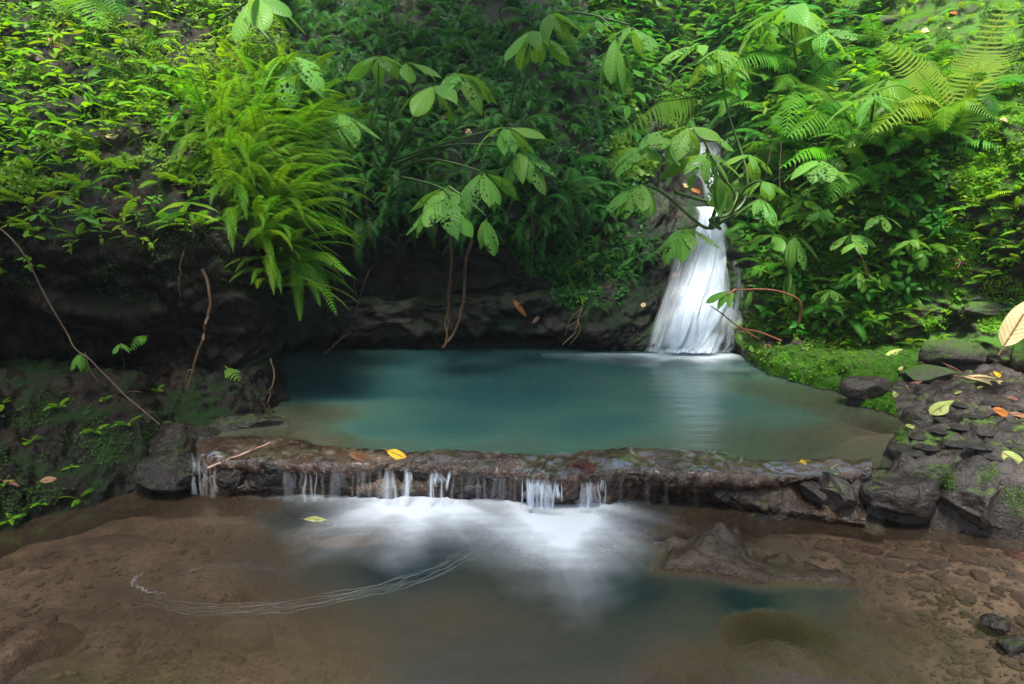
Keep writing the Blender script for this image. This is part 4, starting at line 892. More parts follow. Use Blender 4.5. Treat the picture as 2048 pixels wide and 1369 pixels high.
# --- big ferns whose fronds are placed one by one
def frond_obj(parent, a, b, up, key='big', droopy=.5, name='frond', mat=None, width=.22, n=24, side=0., seed=1, curl=0., pw=None, fwd=.35):
    """a frond running from a to b (world points), bulging upward by `up`"""
    a = Vector(a); b = Vector(b); L = (b-a).length; m = MB(); N = n+3
    mid = (a+b)/2+Vector((0, 0, up)); q = np.array([a, a*.35+mid*.65, mid*.9+b*.1, b]); st = cr(q, N); st = st-np.array(a)
    m.tube(st, np.linspace(.0075, .002, N)*(L/.6)**.5, 4); T = np.gradient(st, axis=0); T /= np.linalg.norm(T, axis=1)[:, None]
    view = CAM-np.array(a); view /= np.linalg.norm(view); hv = np.array([0, 0, 1.]); rr = random.Random(seed); pw = pw or L/n*.62
    for i in range(2, N):
        t = (i-2)/(N-3); w_ = width*L*(math.sin(PI*(.12+.88*t)**.8)**.7)+.008
        B = np.cross(T[i], hv+.8*view); B /= np.linalg.norm(B)+1e-9
        for sd in (-1, 1):
            l = w_*rr.uniform(.9, 1.08); D = B*sd+T[i]*fwd+np.array([0, 0, -droopy*rr.uniform(.7, 1.3)]); D /= np.linalg.norm(D)
            hw = T[i]*pw/2; b0 = st[i]; p1 = b0+D*l*.4; p2 = b0+D*l*.75+np.array([0, 0, -l*.05])+T[i]*curl*l*.3; tip = b0+D*l+np.array([0, 0, -l*.15])+T[i]*l*(.1+curl)
            m.add([b0-hw*.8, b0+hw*.8, p1-hw, p1+hw, p2-hw*.7, p2+hw*.7, tip-hw*.1, tip+hw*.1], [(0, 2, 3, 1), (2, 4, 5, 3), (4, 6, 7, 5)], [(t, .4), (t, .6)]*4)
    o = link(name, m.mesh(name, mat or M['fernr']), None, a-parent.location); kid(parent, o); return o
def bigfern(label, root, fronds, mat, **kw):
    e = bpy.data.objects.new('fern', None); col.objects.link(e); e.location = Vector(P(*root)); e.empty_display_size = .05
    for i, f in enumerate(fronds):
        k = dict(kw); 
        if len(f) > 7: k.update(f[7])
        frond_obj(e, P(f[0], f[1], f[2]), P(f[3], f[4], f[5]), f[6], mat=mat, seed=i+int(root[0]), **k)
    return tag(e, label, 'fern')
bigfern('tall backlit yellow-green fern standing up at the top right', (1915, 225, 5.9), [(1915, 225, 5.9, 2012, 8, 6.0, .02), (1905, 225, 5.9, 1765, 82, 6.1, .05), (1915, 230, 5.9, 1985, 160, 5.6, .10, {'width': .2}), (1905, 230, 5.9, 1800, 205, 5.6, .10, {'width': .2})], M['ferny'], width=.24, n=24, droopy=.05, curl=.25, fwd=.1, pw=.019)
bigfern('grey-green fern with one long drooping frond left of the hidden cascade', (1402, 195, 6.9), [(1402, 192, 6.9, 1228, 282, 6.4, .14), (1410, 195, 6.9, 1500, 215, 6.6, .1, {'width': .16})], M['fernr'], width=.20, n=24, droopy=1.1)
bigfern('feathery fern arching left above the shrub by the waterfall', (1600, 170, 6.9), [(1595, 120, 7.0, 1462, 128, 6.6, .10, {'width': .26}), (1600, 165, 6.9, 1552, 182, 6.4, .12), (1610, 165, 6.9, 1700, 140, 6.6, .14), (1600, 175, 6.9, 1570, 270, 6.2, .16, {'width': .26}), (1620, 190, 6.8, 1680, 95, 6.8, .05)], M['fernr'], width=.26, n=30, droopy=.5)
bigfern('bright fern spilling left over the middle of the right bank', (1700, 235, 6.5), [(1700, 235, 6.5, 1598, 165, 6.2, .08), (1700, 240, 6.5, 1575, 275, 6.0, .14), (1710, 240, 6.5, 1800, 200, 6.2, .12), (1700, 245, 6.5, 1640, 215, 6.0, .12), (1715, 245, 6.5, 1760, 290, 6.0, .1)], M['fernr'], width=.27, n=28, droopy=.5)
bigfern('pale fern frond curving down to a thin tip above the waterfall pool', (1675, 298, 6.2), [(1675, 300, 6.2, 1562, 335, 5.9, .09), (1680, 300, 6.2, 1740, 330, 6.0, .08)], M['herb'], width=.17, n=20, droopy=.5)
bigfern('fresh fern hanging in the middle of the right bank', (1720, 330, 6.2), [(1720, 335, 6.2, 1650, 410, 5.9, .06), (1725, 335, 6.2, 1755, 385, 5.9, .06), (1730, 335, 6.2, 1805, 345, 5.9, .06), (1720, 335, 6.2, 1690, 385, 5.8, .06)], M['fernr'], width=.25, n=24, droopy=.4)
bigfern('fern with layered fronds below the yellow fern', (1880, 215, 5.8), [(1880, 215, 5.8, 1705, 205, 5.7, .16), (1880, 215, 5.8, 1745, 265, 5.5, .14), (1885, 215, 5.8, 1985, 235, 5.5, .10), (1880, 220, 5.8, 1830, 150, 5.8, .04), (1885, 215, 5.8, 1890, 260, 5.4, .08)], M['herb'], width=.24, n=28, droopy=.35)
bigfern('large fern frond spreading at the top left corner', (190, -40, 6.0), [(190, 20, 5.9, 196, 55, 5.4, .16, {'width': .5}), (185, -10, 5.9, 245, 30, 5.5, .12, {'width': .3}), (180, -10, 5.9, 100, 25, 5.5, .12, {'width': .3})], M['fernr'], width=.3, n=26, droopy=.3)
bigfern('fan fern with parallel leaflets near the top left', (290, 95, 5.7), [(290, 100, 5.7, 318, 45, 5.6, .03), (292, 100, 5.7, 340, 90, 5.5, .06)], M['fernr'], width=.35, n=12, droopy=.1)
bigfern('lone fern hanging off the bluff beside a broken frond tip', (600, 470, 4.9), [(600, 480, 4.9, 672, 628, 4.7, .05), (596, 480, 4.9, 640, 610, 4.7, .04), (605, 500, 4.9, 700, 550, 4.6, .06), (590, 500, 4.9, 600, 640, 4.7, .02)], M['fernl'], width=.11, n=40, droopy=.3)
bigfern('small dark fern hanging on the lower bluff between the two roots', (290, 672, 4.35), [(296, 672, 4.35, 262, 700, 4.25, .03)], M['fernr'], width=.30, n=12, droopy=.3)
bigfern('pale fern sprig hanging by the pool corner of the bluff', (450, 733, 4.4), [(450, 733, 4.4, 478, 760, 4.3, .01)], M['moss'], width=.3, n=7, droopy=.2)

# --- broad-leaved shrubs with whorls of hanging leaves
BL = [leaf_mesh('leaf', M['broad'], L=1., W=w_, n=10, droop=d_, fold=.12, wav=.015, prof=p_, seed=s_, pet=.09) for w_, d_, p_, s_ in [(.44, .5, 'obovate', 1), (.48, .8, 'obovate', 2), (.40, .35, 'ovate', 3), (.46, 1.0, 'ovate', 4), (.38, .6, 'obovate', 5)]]
BL2 = [leaf_mesh('leaf', M['broadwhole'], L=1., W=w_, n=10, droop=d_, fold=.12, wav=.015, prof=p_, seed=s_, pet=.09) for w_, d_, p_, s_ in [(.46, .5, 'obovate', 11), (.42, .8, 'ovate', 12)]]
NL = [leaf_mesh('leaf', M['herb'], L=1., W=.16, n=10, droop=.5, fold=.12, wav=.02, prof='ovate', seed=21, pet=.05)]
def whorl(parent, c, L, n, droop=(.05, .6), az0=None, spread=2*PI, meshes=None, seed=0, mid=-PI/2):
    """leaves round c; az measured in the ground plane, mid = centre of the spread (towards the camera)"""
    rr = random.Random(seed); c = Vector(c); L = L*1.05
    for i in range(n):
        az = mid+(i+.5-n/2)/n*spread+rr.uniform(-.2, .2)
        dr = rr.uniform(*droop); me = rr.choice((meshes or (BL if rr.random() < .7 else BL2)))
        o = link('leaf', me, None, c-parent.location, Quaternion((0, 0, 1), az) @ Quaternion((0, 1, 0), dr) @ Quaternion((1, 0, 0), rr.uniform(-.5, .5)), L*rr.uniform(.8, 1.15)); kid(parent, o)
def shrub(label, root, branches, whorls, mat=None, r=.011, name='broadleaf_shrub', meshes=None):
    e = bpy.data.objects.new(name, None); col.objects.link(e); e.location = Vector(P(*root)); e.empty_display_size = .05
    for b in branches:
        m = MB(); pts = cr(np.array([P(*q) for q in b])-np.array(e.location), 22); m.tube(pts, np.linspace(r*1.3, r*.55, 22), 6)
        kid(e, link('branch', m.mesh('branch', mat or M['stem'])))
    for i, w_ in enumerate(whorls):
        px, py, Y, L, n = w_[:5]; k = w_[5] if len(w_) > 5 else {}
        whorl(e, P(px, py, Y), L, n, seed=int(px*7+py), meshes=meshes, **k)
    return tag(e, label, 'shrub')
shrub('broad-leaved shrub in the centre whose thick stems fan out to tiers of hanging leaves', (770, 330, 6.7),
 [[(770, 330, 6.7), (790, 300, 6.4), (830, 235, 6.2), (872, 182, 6.0)], [(775, 335, 6.7), (800, 290, 6.4), (850, 220, 6.2), (905, 150, 6.1)], [(775, 325, 6.7), (850, 300, 6.3), (930, 275, 6.0), (1005, 255, 5.9)], [(790, 330, 6.7), (880, 295, 6.3), (970, 290, 6.0), (1030, 300, 5.9)],
  [(800, 340, 6.6), (850, 320, 6.2), (900, 325, 5.9), (960, 342, 5.7)], [(800, 355, 6.6), (830, 360, 6.1), (880, 375, 5.8), (900, 392, 5.6)], [(760, 325, 6.7), (740, 260, 6.5), (755, 190, 6.4), (757, 118, 6.3)], [(780, 325, 6.7), (775, 250, 6.5), (790, 180, 6.3), (810, 130, 6.2)],
  [(900, 375, 5.7), (935, 400, 5.6), (972, 432, 5.5)]],
 [(757, 112, 6.3, .30, 6), (812, 125, 6.2, .32, 4, {'mid': -.5, 'spread': 2.5}), (872, 172, 6.0, .36, 6), (912, 145, 6.1, .38, 5, {'mid': -.7, 'spread': 3.2}), (1010, 256, 5.9, .34, 6, {'mid': -.9, 'spread': 4.}), (1040, 302, 5.9, .36, 5, {'mid': -1.2, 'spread': 2.4, 'droop': (.35, .85)}),
  (900, 372, 5.8, .32, 4, {'mid': -2., 'spread': 2.6}), (965, 345, 5.7, .32, 6, {'mid': -1., 'spread': 4.2, 'droop': (.25, .8)}), (888, 400, 5.6, .36, 6, {'mid': -1.6, 'spread': 3.6, 'droop': (.25, .8)}), (972, 436, 5.5, .26, 4, {'mid': -1.3, 'spread': 3., 'droop': (.8, 1.3)})])
shrub('broad-leaved shrub high on the cliff with two tiers of leaves at the top centre', (1020, 235, 7.3),
 [[(1020, 235, 7.3), (1030, 170, 7.0), (1055, 100, 6.7), (1063, 66, 6.5)], [(1030, 230, 7.3), (1060, 130, 7.0), (1085, 60, 6.8), (1100, 30, 6.6)], [(1015, 60, 7.4), (1000, 20, 7.2), (1040, -30, 7.)]],
 [(1063, 62, 6.5, .38, 7), (1100, 28, 6.6, .36, 5, {'mid': -.6, 'spread': 3.4})])
shrub('broad-leaved shrub reaching in over the left ferns with lit, insect-bitten leaves', (500, 60, 6.6),
 [[(480, 10, 6.6), (530, 70, 6.2), (570, 110, 5.9), (590, 112, 5.7)], [(560, 240, 6.3), (600, 235, 6.1), (640, 222, 5.9), (675, 222, 5.8)]],
 [(585, 112, 5.7, .42, 7, {'mid': -.9, 'spread': 4.4, 'droop': (.3, .9)}), (675, 224, 5.8, .34, 4, {'mid': -.4, 'spread': 1.6, 'droop': (.3, .6)})])
shrub('stem with long narrow bright leaves at the top edge of the photo, left of centre', (440, 40, 6.4), [[(440, 40, 6.4), (480, 15, 6.2), (520, -15, 6.)]], [(515, -10, 6., .40, 7, {'mid': -.7, 'spread': 3., 'droop': (.3, .8)}), (505, 0, 6.0, .2, 3)], meshes=NL+BL2[:1])
shrub('large broad-leaved shrub growing in front of the waterfall with looping stems', (1430, 452, 6.5),
 [[(1430, 455, 6.5), (1490, 400, 6.6), (1490, 330, 6.7), (1455, 220, 6.8), (1440, 110, 6.8)], [(1425, 457, 6.5), (1470, 400, 6.5), (1430, 330, 6.3), (1395, 250, 6.2)], [(1425, 457, 6.5), (1400, 450, 6.4), (1330, 390, 6.2), (1285, 368, 6.0)], [(1420, 455, 6.4), (1440, 380, 6.2), (1425, 340, 6.1), (1412, 300, 6.0)],
  [(1432, 452, 6.5), (1450, 400, 6.3), (1440, 370, 6.1), (1438, 352, 6.0)], [(1440, 445, 6.5), (1490, 420, 6.3), (1500, 408, 6.1), (1522, 398, 6.0)], [(1460, 430, 6.5), (1490, 380, 6.3), (1510, 365, 6.2), (1525, 362, 6.1)], [(1350, 385, 6.3), (1400, 400, 6.4), (1450, 410, 6.5), (1480, 395, 6.5)],
  [(1425, 455, 6.5), (1440, 430, 6.4), (1468, 410, 6.4), (1475, 385, 6.5)], [(1440, 458, 6.5), (1420, 440, 6.3), (1455, 430, 6.3), (1470, 405, 6.4)], [(1395, 450, 6.5), (1380, 455, 6.3), (1355, 458, 6.1)]],
 [(1378, 252, 6.1, .36, 6, {'droop': (.1, .7)}), (1320, 262, 6.2, .38, 5, {'mid': -2.3, 'spread': 2.8}), (1275, 295, 6.2, .34, 5, {'mid': -2.4, 'spread': 2.6}), (1412, 306, 5.9, .36, 7, {'droop': (.2, .8)}), (1437, 352, 5.9, .30, 6, {'droop': (.9, 1.4)}), (1283, 368, 6.0, .34, 7, {'mid': -1.9, 'spread': 4., 'droop': (.25, .8)}),
  (1370, 455, 6.0, .32, 5, {'mid': -2., 'spread': 3.4, 'droop': (.2, .8)}), (1522, 398, 6.0, .28, 5, {'mid': -1.5, 'spread': 3.6, 'droop': (.35, .85)}), (1525, 362, 6.1, .24, 5, {'droop': (.25, .8)}), (1440, 100, 6.8, .42, 7), (1400, 92, 6.9, .38, 5, {'mid': -2.4, 'spread': 3.}), (1465, 140, 6.8, .30, 5), (1500, 310, 6.6, .28, 5)], r=.014)
shrub('drooping shrub with long dull leaves hanging at the top, right of centre', (1195, -20, 8.), [[(1150, 25, 8.), (1200, 35, 7.6), (1228, 60, 7.3)], [(1200, 35, 7.6), (1260, 50, 7.4)]], [(1230, 72, 7.2, .50, 5, {'droop': (.9, 1.3)}), (1262, 55, 7.3, .34, 4), (1195, 40, 7.5, .30, 3)])
shrub('shrub with wide pale leaves catching the light at the top of the right bank', (1600, 120, 7.0), [[(1600, 150, 7.0), (1585, 80, 6.9), (1580, 15, 6.8)], [(1600, 140, 7.), (1640, 90, 6.9), (1650, 60, 6.8)]], [(1580, 12, 6.8, .46, 8), (1645, 60, 6.8, .34, 6), (1530, 40, 7., .36, 5)])
shrub('sapling with big pale leaves in the middle of the right crest', (1740, 250, 6.4), [[(1740, 260, 6.4), (1745, 220, 6.2), (1748, 192, 6.0)]], [(1748, 192, 6.0, .38, 5, {'mid': -1.8, 'spread': 3.6}), (1775, 160, 6.2, .34, 5)], meshes=BL2)
shrub('sapling with drooping leaves below the crest of the right bank', (1650, 345, 6.3), [[(1660, 350, 6.3), (1650, 330, 6.1), (1640, 320, 6.0)]], [(1640, 322, 6.0, .32, 5, {'mid': -2.2, 'spread': 3.2}), (1660, 345, 6.1, .26, 4)])
shrub('leathery dull-leaved plant on the right bank beside the waterfall', (1600, 500, 6.3), [[(1600, 510, 6.3), (1595, 480, 6.2), (1590, 460, 6.1)]], [(1590, 470, 6.1, .28, 6, {'droop': (.5, 1.2)}), (1580, 540, 6.1, .26, 4, {'droop': (.8, 1.3)}), (1610, 400, 6.3, .26, 4)])
for i, (px, py, Y, L) in enumerate([(1545, 470, 6.2, .24), (1640, 420, 6.2, .24), (1700, 470, 6.0, .2), (1760, 430, 5.9, .2), (1660, 580, 6.0, .18), (1820, 480, 5.8, .17), (1720, 545, 5.9, .18)]):
    shrub(['young broad-leaved seedling nearest the fall on the right bank', 'young broad-leaved seedling under the hanging vines', 'broad-leaved seedling in the middle of the right bank face', 'broad-leaved seedling below the fresh hanging fern', 'low broad-leaved seedling above the mossy shelf', 'broad-leaved seedling at the right side of the bank face', 'broad-leaved seedling beside the reddish upright stem'][i], (px, py+25, Y+.1), [[(px, py+30, Y+.15), (px+3, py+12, Y+.05), (px, py, Y)]], [(px, py, Y, L, 5)], name='seedling')
shrub('narrow-leaved seedling with parallel leaves on the upper left bluff', (370, 470, 4.65), [[(370, 475, 4.65), (372, 440, 4.5), (375, 405, 4.4)]], [(375, 405, 4.4, .22, 6, {'spread': 5.5, 'droop': (-.05, .2)}), (375, 425, 4.4, .22, 6, {'spread': 5., 'droop': (-.1, .15)})], r=.006, name='seedling', meshes=NL)
shrub('trailing seedling with curved tendrils on the far left of the bluff', (110, 480, 4.4), [[(108, 500, 4.4), (115, 440, 4.3), (128, 392, 4.2)], [(110, 438, 4.35), (85, 430, 4.25), (62, 432, 4.2)], [(112, 438, 4.3), (150, 432, 4.2), (190, 436, 4.15)]], [(128, 392, 4.2, .10, 4), (78, 428, 4.2, .12, 4, {'mid': -2.2}), (150, 430, 4.2, .16, 2, {'mid': -.2, 'spread': .6, 'droop': (0, .2)})], r=.004, name='seedling', meshes=NL+BL2[:1])
shrub('tiny bright seedling hanging at the vine in the lower left', (160, 720, 4.1), [[(175, 715, 4.15), (165, 707, 4.1), (160, 706, 4.05)]], [(160, 706, 4.05, .10, 4, {'droop': (.5, 1.2)})], r=.003, name='seedling', meshes=BL2)
shrub('tiny bright seedling left of the small dark fern on the bluff', (245, 690, 4.2), [[(250, 740, 4.25), (245, 710, 4.15), (240, 688, 4.1)]], [(240, 688, 4.1, .08, 5, {'droop': (.1, .6)})], r=.002, name='seedling', meshes=BL2)
# red-stemmed plant by the fall
shrub('leaning reddish stem with a few yellow-green leaves beside the waterfall', (1598, 640, 6.0), [[(1598, 645, 6.0), (1602, 615, 5.95), (1590, 595, 5.9), (1540, 580, 5.8), (1470, 580, 5.7)], [(1470, 580, 5.7), (1455, 590, 5.65)]], [(1462, 582, 5.7, .18, 3, {'mid': -2.6, 'spread': 1.2, 'droop': (.2, .6)}), (1500, 580, 5.75, .19, 2, {'mid': -1.5, 'spread': .6, 'droop': (1.2, 1.4)})], M['redstem'], .010, 'red_stemmed_plant', BL2)
shrub('bare reddish branch low beside the foot of the waterfall', (1560, 680, 5.9), [[(1562, 682, 5.9), (1520, 665, 5.85), (1480, 655, 5.8), (1440, 625, 5.7), (1420, 612, 5.7)], [(1480, 655, 5.8), (1500, 668, 5.8), (1520, 680, 5.8)]], [(1500, 690, 5.8, .08, 3), (1478, 668, 5.8, .07, 3)], M['redstem'], .007, 'red_stemmed_plant', BL2)
shrub('upright reddish stem with small leaves in the middle of the right bank', (1740, 560, 5.9), [[(1740, 560, 5.9), (1725, 520, 5.8), (1715, 488, 5.75)]], [(1713, 487, 5.75, .13, 5, {'droop': (-.2, .5)})], M['redstem'], .006, 'red_stemmed_plant', BL2)

# --- roots and vines
def vine(name, label, pts, r, mat='vine', twigs=(), n=40, cat='root', wob=.01):
    e = None; b = cr(np.array([P(*q) for q in pts]), n); s = abs(hash_(label))
    w_ = np.stack([vnoise(np.stack([np.arange(n)*.35, np.full(n, q*7.), np.full(n, s*1.)], -1), 5) for q in range(3)], -1)*wob*np.sin(np.linspace(0, PI, n))[:, None]
    m = MB(); m.tube(b+w_, np.linspace(r, r*.6, n), 6)
    for t in twigs: m.tube(cr(np.array([P(*q) for q in t]), 16), np.linspace(r*.6, r*.25, 16), 5)
    return tag(link(name, m.mesh(name, M[mat])), label, cat)
def hash_(s): return sum(ord(c)*(i+1) for i, c in enumerate(s)) % 97
vine('root', 'long brown root crossing the left bluff from the upper left down to the shelf', [(-5, 452, 4.2), (40, 500, 4.15), (95, 600, 4.1), (150, 690, 4.05), (205, 745, 4.0), (260, 800, 3.9), (320, 850, 3.85)], .006, twigs=[[(245, 790, 3.95), (262, 783, 3.9), (285, 785, 3.85)], [(170, 705, 4.05), (180, 740, 4.), (198, 765, 3.95)]])
vine('root', 'thick bent root hanging down the left bluff near its corner', [(405, 540, 4.6), (419, 575, 4.5), (415, 640, 4.45), (402, 690, 4.4), (385, 740, 4.4), (376, 775, 4.4)], .012, twigs=[[(385, 740, 4.4), (375, 745, 4.4), (372, 780, 4.4)]])
vine('root', 'left one of two tall roots dropping from the shrub into the upper pool', [(900, 465, 6.6), (902, 520, 6.6), (897, 590, 6.6), (896, 650, 6.5), (890, 694, 6.3)], .014, twigs=[[(897, 620, 6.6), (890, 650, 6.5), (898, 680, 6.4)], [(903, 560, 6.6), (898, 610, 6.6), (903, 660, 6.5)]])
vine('root', 'right one of two tall roots, leaning to meet its twin at the water', [(945, 480, 6.6), (930, 530, 6.6), (927, 590, 6.6), (918, 640, 6.5), (905, 672, 6.4), (884, 697, 6.3)], .018, twigs=[[(930, 600, 6.6), (915, 650, 6.5), (890, 690, 6.35)]])
vine('root', 'bundle of tan roots on wet rock left of the waterfall', [(1165, 615, 6.8), (1155, 640, 6.7), (1150, 665, 6.6), (1125, 690, 6.5)], .010, twigs=[[(1165, 615, 6.8), (1140, 640, 6.7), (1130, 672, 6.6)], [(1155, 640, 6.7), (1160, 662, 6.6), (1140, 690, 6.5)], [(1175, 625, 6.8), (1150, 645, 6.7), (1130, 655, 6.6)]])
vine('root', 'thin hooked root on the dark cliff left of the two tall roots', [(740, 540, 6.6), (720, 590, 6.55), (714, 630, 6.5), (717, 655, 6.5), (698, 688, 6.5)], .006, twigs=[[(708, 560, 6.6), (712, 620, 6.5), (690, 670, 6.5)]])
vine('root', 'brown forked root at the left waterline of the upper pool', [(700, 665, 6.6), (680, 680, 6.4), (660, 700, 6.3), (645, 708, 6.25)], .012)
vine('root', 'thin dangling root with forked tip at the pool corner of the bluff', [(541, 718, 4.75), (548, 750, 4.65), (540, 790, 4.6), (538, 812, 4.6), (545, 845, 4.6)], .006, twigs=[[(539, 812, 4.6), (530, 828, 4.6), (528, 848, 4.6)]])
vine('root', 'thin root curling down to the water beside the left chute', [(352, 895, 3.9), (350, 930, 3.85), (343, 962, 3.8), (325, 988, 3.75)], .006)
vine('root', 'thin straight root on the dark bluff left of the bent root', [(374, 480, 4.6), (362, 530, 4.55), (358, 570, 4.5), (362, 596, 4.5)], .004)
vine('twig', 'bare pale twig lying across the left end of the ledge', [(415, 937, 3.62), (455, 920, 3.68), (500, 903, 3.75), (540, 886, 3.85)], .0085, 'twig', wob=.003, twigs=[[(500, 903, 3.75), (507, 893, 3.76), (512, 891, 3.76)]], cat='twig')
vine('twig', 'short straw coloured twig at the lower right edge', [(2012, 1312, 2.45), (2030, 1318, 2.43), (2065, 1330, 2.4)], .006, 'twig', wob=.0, cat='twig')
vine('twig', 'thin brown twig standing up from the wet corner of the ledge', [(1546, 1005, 3.45), (1550, 975, 3.45), (1553, 952, 3.45)], .003, 'vine', wob=.0, cat='twig')
for i, (lab, pts) in enumerate([('long thin vine hanging over the right bank, nearest the seedlings', [(1562, 285, 6.2), (1560, 350, 6.15), (1556, 420, 6.1), (1552, 448, 6.1)]), ('short slanting vine left of the long hanging vine', [(1545, 290, 6.2), (1535, 330, 6.2), (1532, 352, 6.2)]), ('thin slanting vine right of the long hanging vine', [(1592, 300, 6.2), (1590, 340, 6.15), (1580, 380, 6.1)]), ('thin vine crossing the shrub stems right of the waterfall', [(1535, 395, 6.1), (1528, 430, 6.1), (1524, 462, 6.1)]), ('thin vine hanging on the dark cliff at the left of the centre shrub', [(732, 350, 6.6), (733, 420, 6.6), (738, 480, 6.6)]), ('thin vine hanging in front of the rock left of the waterfall', [(1063, 420, 6.6), (1066, 480, 6.6), (1062, 560, 6.6)]), ('vertical vine above the top-centre shrub', [(1050, -20, 7.0), (1056, 15, 6.9), (1062, 50, 6.8)]), ('thin dark vine rising over the centre shrub', [(969, 210, 6.4), (968, 240, 6.4), (970, 268, 6.4)])]):
    vine('vine', lab, pts, .005, 'vine', cat='vine')

rock('bank_block', 'dark wet block closing the left end of the upper pool beside the chute', 'rock', G(345, 945, -.10), (.20, .22, .12), M['black'], 77, .3, (0, 0), None, .6, 5)
rock('bank_block', 'black mossy rock filling the corner between the bluff and the left end of the pool', 'rock', G(375, 880, .0)+np.array([-.12, .12, -.05]), (.34, .26, .13), M['black'], 78, .1, (0, 0), None, .7, 5)
rock('bank_block', 'low black rock at the foot of the bluff by the shallow pool corner', 'rock', G(470, 862, .0)+np.array([0, .15, -.04]), (.32, .16, .10), M['black'], 79, .1, (0, 0), None, .7, 5)
# --- fallen leaves
def fallen(label, px, py, wpx, kind, yaw, asp=.45, droop=.5, tilt=.05, pos=None, onwater=None, roll=0., lift=.006, parts=True):
    if onwater is not None: l, n = hitw(px, py, onwater)
    else:
        h = hit(px, py)
        if h is None: print('no hit', label); return
        l, n = h
    if pos is not None: l = Vector(P(px, py, pos)); n = Vector((0, 0, 1))
    L = wpx/F*l.y
    e = bpy.data.objects.new('fallen_leaf', None); col.objects.link(e); e.empty_display_size = .02
    m = MB(); leaf_grid(m, L, L*asp, 12, droop, .22, .03, 'ovate', px, pet=0.0); me = m.mesh('blade', DRY[kind]); b = link('blade', me); kid(e, b)
    m = MB(); m.tube(np.array([[-.18*L, 0, .01*L], [0, 0, 0], [.3*L, 0, .012*L], [.6*L, 0, -.02*L]])+[0, 0, .001], .012*L, 4); kid(e, link('stalk', m.mesh('stalk', DRY['tan' if kind != 'yellow' else 'yellow'])))
    q = Vector((0, 0, 1)).rotation_difference((n*.55+Vector((0, -.38, .3))).normalized()); e.rotation_mode = 'QUATERNION'
    e.rotation_quaternion = q @ Quaternion((0, 0, 1), yaw) @ Quaternion((0, 1, 0), tilt) @ Quaternion((1, 0, 0), roll)
    d = e.rotation_quaternion @ Vector((L/2, 0, 0)); e.location = l-d+n*(lift+.01); return tag(e, label, 'leaf')
